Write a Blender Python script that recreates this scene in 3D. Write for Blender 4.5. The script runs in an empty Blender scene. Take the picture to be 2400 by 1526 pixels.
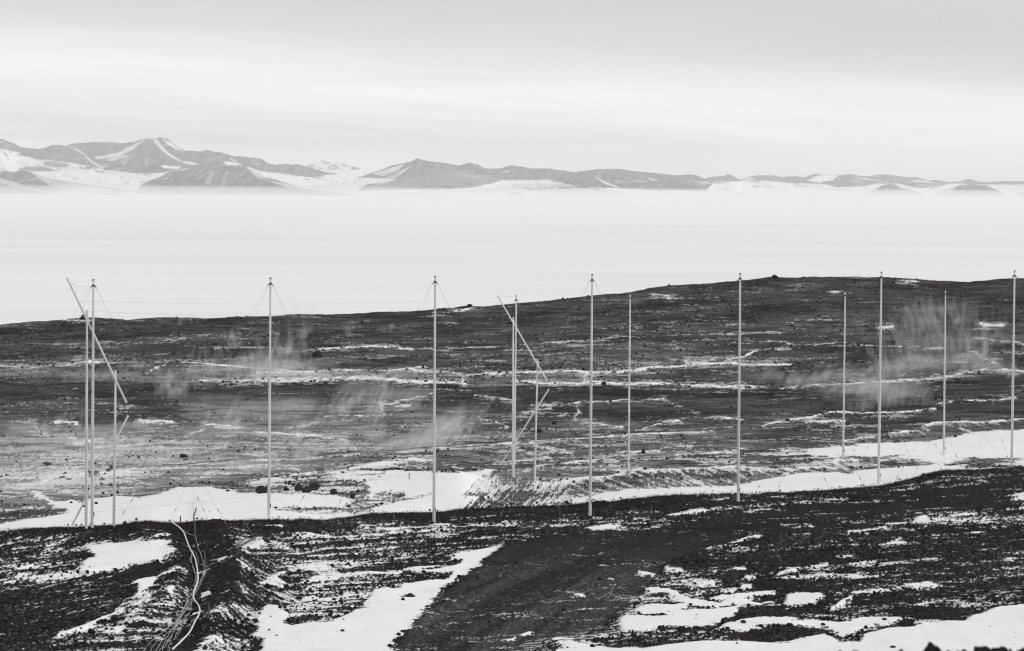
import bpy, math, random
import numpy as np
from mathutils import Matrix, Vector, Euler

S = bpy.context.scene
COL = S.collection
# ------------------------------------------------------------------ camera
FPX, UC, VC, EYE_V = 9000.0, 1200.0, 763.0, 415.0
CAM_Z = 200.0
PITCH = math.atan((VC - EYE_V) / FPX)
ROLL = math.radians(0.5)
cam_data = bpy.data.cameras.new("camera")
cam = bpy.data.objects.new("camera", cam_data)
COL.objects.link(cam)
cam_data.sensor_width = 36.0
cam_data.lens = 36.0 * FPX / 2400.0
cam_data.clip_start = 0.5
cam_data.clip_end = 400000.0
ROT = Euler((math.pi / 2 - PITCH, 0, 0)).to_matrix() @ Matrix.Rotation(ROLL, 3, 'Z')
cam.matrix_world = Matrix.Translation((0, 0, CAM_Z)) @ ROT.to_4x4()
cam_data.dof.use_dof = True
cam_data.dof.focus_distance = 420.0
cam_data.dof.aperture_fstop = 135.0 / 34.0
S.camera = cam
RN = np.array(ROT)

def at(u, v, Y):
    """world point(s) seen at photograph pixel (u, v), at distance Y"""
    u, v, Y = np.broadcast_arrays(np.asarray(u, float), np.asarray(v, float), np.asarray(Y, float))
    d = np.stack([(u - UC) / FPX, -(v - VC) / FPX, -np.ones_like(u)], -1) @ RN.T
    return d * (Y / d[..., 1])[..., None] + np.array([0, 0, CAM_Z])

def project(p):
    q = (np.asarray(p, float) - np.array([0, 0, CAM_Z])) @ RN
    return UC - q[..., 0] / q[..., 2] * FPX, VC + q[..., 1] / q[..., 2] * FPX

# ------------------------------------------------------------------ sky and light
SUN_EL, SUN_AZ = math.radians(20), math.radians(100)      # azimuth clockwise from the view direction
world = bpy.data.worlds.new("World")
S.world = world
world.use_nodes = True
nt = world.node_tree
nt.nodes.clear()

class NB:
    """small helper for wiring node trees"""
    def __init__(s, nt): s.nt = nt
    def n(s, t, **kw):
        nd = s.nt.nodes.new(t)
        for k, v in kw.items(): setattr(nd, k, v)
        return nd
    def l(s, a, b): s.nt.links.new(a, b)
    def put(s, x, sock):
        if hasattr(x, "links") or isinstance(x, bpy.types.NodeSocket): s.l(x, sock)
        else: sock.default_value = x
    def m(s, op, a, b=0.0, c=0.0, clamp=False):
        nd = s.n("ShaderNodeMath", operation=op, use_clamp=clamp)
        s.put(a, nd.inputs[0]); s.put(b, nd.inputs[1]); s.put(c, nd.inputs[2])
        return nd.outputs[0]
    def xyz(s, x, y, z):
        nd = s.n("ShaderNodeCombineXYZ")
        for i, q in enumerate((x, y, z)): s.put(q, nd.inputs[i])
        return nd.outputs[0]
    def noise(s, vec, scale=1.0, detail=4.0, rough=0.5, dist=0.0):
        nd = s.n("ShaderNodeTexNoise", noise_dimensions='3D')
        s.put(vec, nd.inputs["Vector"]); nd.inputs["Scale"].default_value = scale
        nd.inputs["Detail"].default_value = detail; nd.inputs["Roughness"].default_value = rough
        nd.inputs["Distortion"].default_value = dist
        return nd.outputs[0]
    def ramp(s, fac, stops, interp='LINEAR'):
        nd = s.n("ShaderNodeValToRGB"); cr = nd.color_ramp; cr.interpolation = interp
        while len(cr.elements) < len(stops): cr.elements.new(0.5)
        for e, (p, c) in zip(cr.elements, stops):
            e.position = p
            e.color = (c, c, c, 1) if not hasattr(c, "__len__") else (*c, 1)
        s.put(fac, nd.inputs[0])
        return nd.outputs[0]
    def mix(s, f, a, b):
        nd = s.n("ShaderNodeMix", data_type='RGBA')
        s.put(f, nd.inputs[0]); s.put(a, nd.inputs[6]); s.put(b, nd.inputs[7])
        return nd.outputs[2]

b = NB(nt)
sky = b.n("ShaderNodeTexSky", sky_type='NISHITA', sun_disc=False)
sky.sun_elevation = SUN_EL
sky.sun_rotation = SUN_AZ
sky.altitude = 200
bw = b.n("ShaderNodeRGBToBW"); b.l(sky.outputs[0], bw.inputs[0])
tc = b.n("ShaderNodeTexCoord")
sep = b.n("ShaderNodeSeparateXYZ"); b.l(tc.outputs["Generated"], sep.inputs[0])
az = b.m('ARCTAN2', sep.outputs[0], sep.outputs[1])
el = sep.outputs[2]
elt = b.m('ADD', el, b.m('MULTIPLY', az, 0.055))             # cloud bands sink to the right
wob = b.noise(b.xyz(b.m('MULTIPLY', az, 9.0), b.m('MULTIPLY', elt, 60.0), 3.1), 1.0, 3.0, 0.5)
elw = b.m('ADD', elt, b.m('MULTIPLY', b.m('SUBTRACT', wob, 0.5), 0.012))
grad = b.ramp(b.m('MULTIPLY', elw, 10.0, clamp=True),
              [(0.0, .84), (0.04, .74), (0.10, .76), (0.16, .88), (0.22, .93), (0.285, .83), (0.35, .70), (0.46, .625), (0.7, .70), (1.0, .76)])
streak = b.noise(b.xyz(b.m('MULTIPLY', az, 16.0), b.m('MULTIPLY', elw, 330.0), 0.0), 1.0, 5.0, 0.55)
fine = b.noise(b.xyz(b.m('MULTIPLY', az, 30.0), b.m('MULTIPLY', elw, 1000.0), 7.0), 1.0, 4.0, 0.55)
low = b.m('SUBTRACT', 1.0, b.m('MULTIPLY', el, 22.0), clamp=True)
tex = b.m('ADD', b.m('MULTIPLY', b.m('SUBTRACT', streak, 0.5), b.m('ADD', b.m('MULTIPLY', low, 0.36), 0.05)),
          b.m('MULTIPLY', b.m('SUBTRACT', fine, 0.5), b.m('MULTIPLY', low, 0.15)))
cloud = b.m('MULTIPLY', grad, b.m('ADD', 1.0, tex))
clear = b.m('MULTIPLY', bw.outputs[0], 0.08)
SKY_GAIN = 1.02
lum = b.m('MULTIPLY', b.m('ADD', b.m('MULTIPLY', cloud, 0.97), b.m('MULTIPLY', clear, 0.03)), SKY_GAIN)
bg = b.n("ShaderNodeBackground"); b.l(b.xyz(lum, b.m('MULTIPLY', lum, 0.9995), b.m('MULTIPLY', lum, 0.994)), bg.inputs[0])
bg.inputs[1].default_value = 1.0
wo = b.n("ShaderNodeOutputWorld"); b.l(bg.outputs[0], wo.inputs[0])

sun_data = bpy.data.lights.new("sun", 'SUN')
sun_data.energy = 1.3
sun_data.angle = math.radians(11)
sun_data.color = (1.0, 0.985, 0.96)
sun = bpy.data.objects.new("sun", sun_data); COL.objects.link(sun)
sdir = Vector((math.sin(SUN_AZ) * math.cos(SUN_EL), math.cos(SUN_AZ) * math.cos(SUN_EL), math.sin(SUN_EL)))
sun.rotation_euler = (-sdir).to_track_quat('-Z', 'Y').to_euler()
S.view_settings.view_transform = 'Standard'
S.view_settings.look = 'None'
S.view_settings.exposure = 0.0
S.view_settings.gamma = 1.0
S.render.engine = 'CYCLES'
S.cycles.volume_bounces = 4
S.cycles.max_bounces = 8
S.cycles.diffuse_bounces = 3
S.cycles.use_denoising = True
S.cycles.filter_width = 1.2

# ------------------------------------------------------------------ numeric noise
def _h(ix, iy, seed):
    h = (ix.astype(np.int64) * 374761393 + iy.astype(np.int64) * 668265263 + seed * 2147483647) & 0xFFFFFFFF
    h = ((h ^ (h >> 13)) * 1274126177) & 0xFFFFFFFF
    h = ((h ^ (h >> 16)) * 2246822519) & 0xFFFFFFFF
    h ^= h >> 15
    return (h & 0xFFFFFF).astype(np.float64) / float(0xFFFFFF)

def vn(x, y, seed=0):
    x0, y0 = np.floor(x), np.floor(y)
    fx, fy = x - x0, y - y0
    fx = fx * fx * (3 - 2 * fx); fy = fy * fy * (3 - 2 * fy)
    a, c = _h(x0, y0, seed), _h(x0 + 1, y0, seed)
    d, e = _h(x0, y0 + 1, seed), _h(x0 + 1, y0 + 1, seed)
    return (a + (c - a) * fx) * (1 - fy) + (d + (e - d) * fx) * fy

def fbm(x, y, seed=0, octv=4, gain=0.5):
    t, amp, tot = 0.0, 1.0, 0.0
    for i in range(octv):
        t = t + amp * vn(x * 2 ** i + 17.3 * i, y * 2 ** i - 9.1 * i, seed + i * 101)
        tot += amp; amp *= gain
    return t / tot

def uni(n):
    """spread a noise field evenly over 0..1"""
    f = n.ravel(); k = np.linspace(0, 1, 513)
    q = np.quantile(f[:: max(1, f.size // 200000)], k)
    return np.interp(f, q, k).reshape(n.shape)

def sst(a, c, x):
    t = np.clip((x - a) / (c - a), 0, 1)
    return t * t * (3 - 2 * t)

def seg_dist(U, V, P, sv=1.0):
    """distance to an open polyline, v stretched by sv"""
    best = np.full(U.shape, 1e9)
    P = np.asarray(P, float)
    for (x0, y0), (x1, y1) in zip(P[:-1], P[1:]):
        dx, dy = x1 - x0, (y1 - y0) * sv
        t = np.clip(((U - x0) * dx + (V - y0) * sv * dy) / max(1e-9, dx * dx + dy * dy), 0, 1)
        best = np.minimum(best, np.hypot(U - x0 - t * dx, (V - y0) * sv - t * dy))
    return best

def inside(U, V, P):
    r = np.zeros(U.shape, bool)
    P = np.asarray(P, float)
    for (x0, y0), (x1, y1) in zip(P, np.roll(P, -1, 0)):
        if y0 == y1: continue
        c = (y0 > V) != (y1 > V)
        r ^= c & (U < (x1 - x0) * (V - y0) / (y1 - y0) + x0)
    return r

def poly_sd(U, V, P, sv=1.0):
    d = seg_dist(U, V, list(P) + [P[0]], sv)
    return np.where(inside(U, V, P), d, -d)

# ------------------------------------------------------------------ object helpers
def mesh_obj(name, verts, faces, mat, parent=None, smooth=False, origin=None):
    me = bpy.data.meshes.new(name)
    verts = np.asarray(verts, float)
    if origin is not None: verts = verts - np.asarray(origin, float)
    me.from_pydata(verts.tolist(), [], faces if isinstance(faces, list) else np.asarray(faces).tolist())
    if mat: me.materials.append(mat)
    if smooth: me.polygons.foreach_set("use_smooth", np.ones(len(me.polygons), bool))
    me.update()
    o = bpy.data.objects.new(name, me); COL.objects.link(o)
    if parent: o.parent = parent
    elif origin is not None: o.location = origin
    return o

def big_mesh(name, verts, faces, mat, attrs=None, smooth=True):
    """fast mesh from numpy arrays (all faces of one size)"""
    me = bpy.data.meshes.new(name)
    k = faces.shape[1]
    me.vertices.add(len(verts)); me.vertices.foreach_set("co", verts.astype(np.float32).ravel())
    me.loops.add(faces.size); me.loops.foreach_set("vertex_index", faces.astype(np.int32).ravel())
    me.polygons.add(len(faces))
    me.polygons.foreach_set("loop_start", np.arange(0, faces.size, k, dtype=np.int32))
    if smooth: me.polygons.foreach_set("use_smooth", np.ones(len(faces), bool))
    for key, val in (attrs or {}).items():
        a = me.attributes.new(key, 'FLOAT', 'POINT'); a.data.foreach_set("value", val.astype(np.float32).ravel())
    me.materials.append(mat)
    me.update(calc_edges=True)
    o = bpy.data.objects.new(name, me); COL.objects.link(o)
    return o

def grid_faces(nr, nc):
    i = np.arange(nr - 1)[:, None] * nc + np.arange(nc - 1)[None]
    return np.stack([i, i + 1, i + nc + 1, i + nc], -1).reshape(-1, 4)

def thing(name, label, cat, loc, group=None):
    o = bpy.data.objects.new(name, None); COL.objects.link(o)
    o.empty_display_size = 0.5
    o.location = loc
    return tag(o, label, cat, group)

def tag(o, label=None, cat=None, group=None, kind=None):
    if label: o["label"] = label
    if cat: o["category"] = cat
    if group: o["group"] = group
    if kind: o["kind"] = kind
    return o

class MB:
    """collects shapes for one mesh"""
    def __init__(s): s.v, s.f = [], []
    def add(s, v, f):
        k = len(s.v); s.v += [tuple(q) for q in v]; s.f += [tuple(i + k for i in q) for q in f]
    def tube(s, pts, r, n=8, caps=True):
        pts = [Vector(p) for p in pts]
        rr = [r] * len(pts) if not hasattr(r, "__len__") else list(r)
        vs, fs, ref = [], [], None
        for i, p in enumerate(pts):
            t = (pts[min(i + 1, len(pts) - 1)] - pts[max(i - 1, 0)]).normalized()
            if ref is None or abs(ref.dot(t)) > 0.98:
                ref = Vector((1, 0, 0)) if abs(t.x) < 0.8 else Vector((0, 1, 0))
            a = (ref - t * ref.dot(t)).normalized(); c = t.cross(a); ref = a
            for k in range(n):
                w = 2 * math.pi * k / n
                vs.append(p + (a * math.cos(w) + c * math.sin(w)) * rr[i])
        for i in range(len(pts) - 1):
            for k in range(n):
                k2 = (k + 1) % n
                fs.append((i * n + k, i * n + k2, (i + 1) * n + k2, (i + 1) * n + k))
        if caps:
            fs.append(tuple(reversed(range(n)))); fs.append(tuple(range((len(pts) - 1) * n, len(pts) * n)))
        s.add(vs, fs)
    def box(s, c, size, rz=0.0, rx=0.0):
        M = Matrix.Rotation(rz, 3, 'Z') @ Matrix.Rotation(rx, 3, 'X')
        vs = [Vector(c) + M @ Vector((x * size[0] / 2, y * size[1] / 2, z * size[2] / 2))
              for x in (-1, 1) for y in (-1, 1) for z in (-1, 1)]
        s.add(vs, [(0, 1, 3, 2), (4, 6, 7, 5), (0, 4, 5, 1), (2, 3, 7, 6), (0, 2, 6, 4), (1, 5, 7, 3)])
    def build(s, name, mat, parent=None, origin=None, smooth=False):
        return mesh_obj(name, s.v, s.f, mat, parent, smooth, origin)

# ------------------------------------------------------------------ materials
def new_mat(name):
    m = bpy.data.materials.new(name); m.use_nodes = True
    m.node_tree.nodes.clear()
    return m, NB(m.node_tree)

def finish(m, q, color, rough=0.9, bump=None, spec=0.2, metallic=0.0, bump_d=0.02, bump_s=0.5):
    p = q.n("ShaderNodeBsdfPrincipled")
    q.put(color, p.inputs["Base Color"]); q.put(rough, p.inputs["Roughness"])
    p.inputs["Specular IOR Level"].default_value = spec
    p.inputs["Metallic"].default_value = metallic
    if bump is not None:
        bp = q.n("ShaderNodeBump"); bp.inputs["Distance"].default_value = bump_d
        bp.inputs["Strength"].default_value = bump_s
        q.put(bump, bp.inputs["Height"]); q.l(bp.outputs[0], p.inputs["Normal"])
    o = q.n("ShaderNodeOutputMaterial"); q.l(p.outputs[0], o.inputs[0])
    return m

ROCK_D, ROCK_L = (0.0040, 0.0035, 0.0029), (0.054, 0.0500, 0.0450)
SNOW = (0.86, 0.86, 0.852)

def terrain_material():
    m, q = new_mat("scree_and_snow")
    tcn = q.n("ShaderNodeTexCoord"); ob = tcn.outputs["Object"]
    at_s = q.n("ShaderNodeAttribute", attribute_name="snow").outputs["Fac"]
    at_d = q.n("ShaderNodeAttribute", attribute_name="dust_haze").outputs["Fac"]
    grain = q.noise(ob, 5.0, 3.0, 0.6)
    patch = q.noise(ob, 0.12, 4.0, 0.6)
    f = q.m('ADD', q.m('MULTIPLY', grain, 0.75), q.m('MULTIPLY', patch, 0.45))
    rock = q.mix(q.m('MULTIPLY', q.m('SUBTRACT', f, 0.36), 1.5, clamp=True), (*ROCK_D, 1), (*ROCK_L, 1))  # wide grain tones also imitate stones catching the light
    rock = q.mix(at_d, rock, (0.62, 0.62, 0.61, 1))              # thin film of blown snow; drift haze and fold shade painted in with it
    edge = q.m('ADD', at_s, q.m('MULTIPLY', q.m('SUBTRACT', q.noise(ob, 14.0, 2.0, 0.6), 0.5), q.m('MULTIPLY', q.m('MULTIPLY', at_s, q.m('SUBTRACT', 1.0, at_s)), 4.0)))
    k = q.n("ShaderNodeMapRange", interpolation_type='SMOOTHSTEP')
    q.put(edge, k.inputs[0]); k.inputs[1].default_value = 0.08; k.inputs[2].default_value = 0.95; k.interpolation_type = 'LINEAR'
    sv = q.noise(ob, 0.25, 4.0, 0.55)
    snow = q.mix(sv, (0.80, 0.80, 0.793, 1), (0.90, 0.90, 0.892, 1))
    col = q.mix(k.outputs[0], rock, snow)
    df = q.n("ShaderNodeBsdfDiffuse"); q.put(col, df.inputs[0])
    bp = q.n("ShaderNodeBump"); bp.inputs["Distance"].default_value = 0.05; bp.inputs["Strength"].default_value = 0.35
    q.put(q.noise(ob, 3.0, 3.0, 0.6), bp.inputs["Height"]); q.l(bp.outputs[0], df.inputs["Normal"])
    o = q.n("ShaderNodeOutputMaterial"); q.l(df.outputs[0], o.inputs[0])
    return m

def plain(name, c, rough=0.6, var=0.12, scale=3.0, metallic=0.0, spec=0.3):
    m, q = new_mat(name)
    ob = q.n("ShaderNodeTexCoord").outputs["Object"]
    n1 = q.noise(ob, scale, 5.0, 0.6)
    lo = tuple(x * (1 - var) for x in c); hi = tuple(min(1, x * (1 + var)) for x in c)
    return finish(m, q, q.mix(n1, (*lo, 1), (*hi, 1)), rough, n1, spec, metallic, 0.005, 0.3)

M_TERR = terrain_material()
def mast_material():
    m, q = new_mat("weathered_grey_paint")
    sp = q.n("ShaderNodeSeparateXYZ"); q.l(q.n("ShaderNodeTexCoord").outputs["Object"], sp.inputs[0])
    info = q.n("ShaderNodeObjectInfo").outputs["Random"]
    st = q.noise(q.xyz(q.m('MULTIPLY', sp.outputs[0], 14.0), q.m('MULTIPLY', sp.outputs[1], 14.0), q.m('ADD', q.m('MULTIPLY', sp.outputs[2], .55), q.m('MULTIPLY', info, 60.0))), 1.0, 4.0, 0.65)
    bl = q.noise(q.xyz(q.m('MULTIPLY', info, 40.0), 0.0, q.m('MULTIPLY', sp.outputs[2], .22)), 1.0, 2.0, 0.5)
    f = q.m('ADD', q.m('MULTIPLY', st, .6), q.m('MULTIPLY', bl, .4))
    return finish(m, q, q.ramp(f, [(.3, (.44, .437, .428)), (.5, (.64, .637, .628)), (.7, (.74, .737, .728))]), .6, None, .25)
M_MAST = mast_material()
M_STEEL = plain("dark_steel", (0.06, 0.058, 0.055), 0.6, 0.3, 6.0)
M_WIRE = plain("galvanised_wire", (0.20, 0.20, 0.195), 0.5, 0.2, 4.0)
M_WOOD = plain("bleached_timber", (0.115, 0.111, 0.104), 0.8, 0.35, 5.0)
M_CABLE = plain("pale_cable", (0.80, 0.795, 0.78), 0.6, 0.25, 2.0)
M_CABLE2 = plain("grey_cable", (0.33, 0.325, 0.315), 0.6, 0.3, 3.0)
M_RUBBER = plain("black_rubber", (0.018, 0.018, 0.017), 0.7, 0.3, 8.0)
M_PIPE = plain("dark_pipe", (0.03, 0.029, 0.027), 0.6, 0.3, 2.0)
M_SIGN = plain("white_panel", (0.7, 0.7, 0.69), 0.5, 0.08, 3.0)

def boulder_material():
    m, q = new_mat("basalt")
    tcn = q.n("ShaderNodeTexCoord"); ob = tcn.outputs["Object"]
    g = q.noise(ob, 3.0, 5.0, 0.65)
    rock = q.mix(g, (0.008, 0.0075, 0.0068, 1), (0.060, 0.057, 0.053, 1))
    col = rock
    return finish(m, q, col, 0.9, q.noise(ob, 7.0, 4.0, 0.6), 0.05, bump_d=0.08, bump_s=0.6)
M_ROCK = boulder_material()
def stone_material():
    m, q = new_mat("loose_basalt")
    ob = q.n("ShaderNodeTexCoord").outputs["Object"]
    return finish(m, q, q.mix(q.noise(ob, 4.0, 4.0, 0.65), (0.007, 0.0065, 0.0058, 1), (0.048, 0.0455, 0.042, 1)), 0.95, None, 0.0)
M_STONE = stone_material()

# ------------------------------------------------------------------ terrain: profile curves in photograph pixels
def curve(pts): 
    a = np.asarray(pts, float)
    return lambda u: np.interp(u, a[:, 0], a[:, 1])

C1 = curve([(-600, 1262), (0, 1247), (60, 1242), (120, 1241), (180, 1238), (215, 1236), (275, 1234), (320, 1227), (355, 1225), (400, 1229), (440, 1229),
            (470, 1223), (520, 1222), (560, 1221), (640, 1217), (700, 1216), (760, 1218), (800, 1214), (880, 1207), (1010, 1199), (1150, 1191),
            (1300, 1184), (1390, 1177), (1500, 1168), (1600, 1161), (1700, 1156), (1800, 1153), (1900, 1149), (1980, 1144), (2060, 1137),
            (2110, 1126), (2160, 1116), (2215, 1107), (2300, 1104), (2350, 1100), (2400, 1096), (3000, 1062)])
DC1 = curve([(-600, 316), (0, 318), (640, 329), (1010, 352), (1390, 362), (1730, 368), (2060, 366), (2400, 374), (3000, 392)])
DBOT = curve([(-600, 240), (0, 243), (1200, 255), (2400, 262), (3000, 266)])
V3 = curve([(-600, 1205), (0, 1188), (250, 1170), (420, 1150), (600, 1138), (830, 1122), (1000, 1108), (1090, 1112), (1130, 1150), (1170, 1186), (1320, 1176),
            (1400, 1163), (1500, 1154), (1700, 1142), (1850, 1122), (2000, 1110), (2200, 1094), (2300, 1092), (2400, 1088), (3000, 1068)])
D3 = curve([(-600, 430), (900, 432), (1150, 424), (1400, 428), (1800, 440), (2400, 455), (3000, 470)])
V4 = curve([(-600, 1170), (0, 1150), (420, 1112), (830, 1096), (1000, 1092), (1090, 1104), (1140, 1108), (1205, 1119), (1253, 1135), (1330, 1124), (1473, 1105), (1700, 1090),
            (1976, 1079), (2212, 1074), (2400, 1072), (3000, 1058)])
D4 = curve([(-600, 455), (1000, 458), (1207, 447), (1253, 446), (1473, 458), (1976, 477), (2212, 487), (2400, 493), (3000, 505)])
V5 = curve([(-600, 1140), (0, 1112), (420, 1084), (830, 1076), (1000, 1080), (1090, 1100), (1150, 1104), (1300, 1092), (1480, 1085), (1700, 1076), (1850, 1072), (2000, 1064), (2210, 1064),
            (2400, 1064), (3000, 1052)])
D5 = curve([(-600, 485), (1000, 490), (1500, 500), (2400, 512), (3000, 520)])
V6 = curve([(-600, 1100), (0, 1070), (420, 1050), (1000, 1060), (1150, 1080), (1480, 1072), (1700, 1062), (1850, 1048), (2000, 1040), (2150, 1034), (2250, 1022), (2400, 1006), (3000, 985)])
VT = curve([(-600, 908), (0, 902), (150, 897), (300, 899), (440, 903), (600, 899), (760, 897), (900, 899), (1010, 903), (1150, 908), (1300, 908), (1400, 905), (1520, 905),
            (1640, 911), (1760, 915), (1850, 913), (1930, 907), (2030, 901), (2150, 896), (2270, 892), (2400, 890), (3000, 880)])
DT = curve([(-600, 640), (3000, 660)])
VR = curve([(-600, 800), (0, 761), (60, 756), (110, 753), (160, 748), (215, 745), (260, 747), (300, 751), (345, 746), (400, 743), (440, 744), (480, 747), (560, 742), (630, 740), (700, 737),
            (780, 738), (845, 736), (880, 731), (960, 730), (1010, 726), (1040, 722), (1062, 723), (1080, 719), (1110, 717), (1130, 718), (1200, 713), (1300, 703),
            (1400, 691), (1480, 685), (1520, 676), (1560, 671), (1640, 665), (1700, 661), (1750, 656), (1800, 650), (1850, 650), (1920, 649), (1980, 647), (2080, 650),
            (2140, 654), (2200, 658), (2270, 661), (2330, 655), (2400, 652), (3000, 640)])
DR = curve([(-600, 880), (1200, 900), (2400, 930), (3000, 950)])

DU = 1.8
UU = np.arange(-560, 2960.1, DU)
NC = len(UU)
c1, dc1, dbot = C1(UU), DC1(UU), DBOT(UU)
def inv_rows(v0, d0, v1, d1, n, end=False):
    t = np.linspace(0, 1, n, endpoint=end)[:, None]
    return v0 + (v1 - v0) * t, 1.0 / (1.0 / d0 + (1.0 / d1 - 1.0 / d0) * t)
near = []
knob = sst(1700, 2050, UU)
for D, v in ((6, 3900), (16, 2330), (28, 1790), (36, 1590)): near.append((np.full(NC, v, float), np.full(NC, D, float)))
near.append((1566 - 33 * knob, np.full(NC, 41.0)))
for D, v in ((46, 1640), (60, 1760), (90, 2010), (130, 2060), (175, 1860), (215, 1690)): near.append((np.full(NC, v, float), np.full(NC, D, float)))
near_v = [near[0][0][None]]; near_d = [near[0][1][None]]
segs = []
for (va, da), (vb, db) in zip(near, near[1:] + [(np.full(NC, 1532.), dbot)]):
    segs.append(inv_rows(va, da, vb, db, 5))
segs.append(inv_rows(np.full(NC, 1532.), dbot, c1, dc1, 330))
# hidden dip behind the near crest, then the snowy hollow, the bench, the hillside
segs.append(inv_rows(c1, dc1, c1 + 26, dc1 + 16, 5))
v2 = c1 + 3; d2 = dc1 + 34
segs.append(inv_rows(c1 + 26, dc1 + 16, v2, d2, 5))
def ease(a, n=19):
    for _ in range(2): a = np.convolve(np.pad(a, n // 2, mode='edge'), np.ones(n) / n, mode='valid')
    return a
v3, d3 = np.minimum(ease(V3(UU)), v2 - 2), D3(UU)
v4, d4 = np.minimum(ease(V4(UU)), v3 - 2), D4(UU)
v5, d5 = np.minimum(ease(V5(UU)), v4 - 2), D5(UU)
v6 = np.minimum(ease(V6(UU)), v5 - 2); d6 = d5 + 32
vt, dt = VT(UU), DT(UU)
segs.append(inv_rows(v2, d2, v3, d3, 60))
segs.append(inv_rows(v3, d3, v4, d4, 40))
segs.append(inv_rows(v4, d4, v5, d5, 28))
segs.append(inv_rows(v5, d5, v6, d6, 28))
segs.append(inv_rows(v6, d6, vt, dt, 125))
segs.append(inv_rows(vt, dt, vt + 5, dt + 14, 4))
segs.append(inv_rows(vt + 5, dt + 14, vt - 2, dt + 34, 5))
vr, dr = VR(UU), DR(UU)
segs.append(inv_rows(vt - 2, dt + 34, vr, dr, 190))
segs.append(inv_rows(vr, dr, vr + 40, dr + 60, 6))
segs.append(inv_rows(vr + 40, dr + 60, vr + 560, dr + 650, 8, True))
GV = np.concatenate([s[0] for s in segs]); GD = np.concatenate([s[1] for s in segs])
for _ in range(2): # soften kinks along the depth
    k = GD[1:-1] * 0.5 + 0.25 * (GD[:-2] + GD[2:])
    GV[12:-1] = (GV * 1.0)[12:-1]
NR = GV.shape[0]
GU = np.broadcast_to(UU, GV.shape)
P = at(GU, GV, GD)
GX, GY = P[..., 0].copy(), P[..., 1].copy()
row_of = np.cumsum([0] + [s[0].shape[0] for s in segs])
I_FG0, I_FG1 = row_of[11], row_of[12]         # foreground slope
I_RIDGE = row_of[-3]                          # rows up to the ridge line
sheet = np.zeros(NR, int); sheet[row_of[12]:row_of[20]] = 1; sheet[row_of[20]:] = 2

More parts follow.
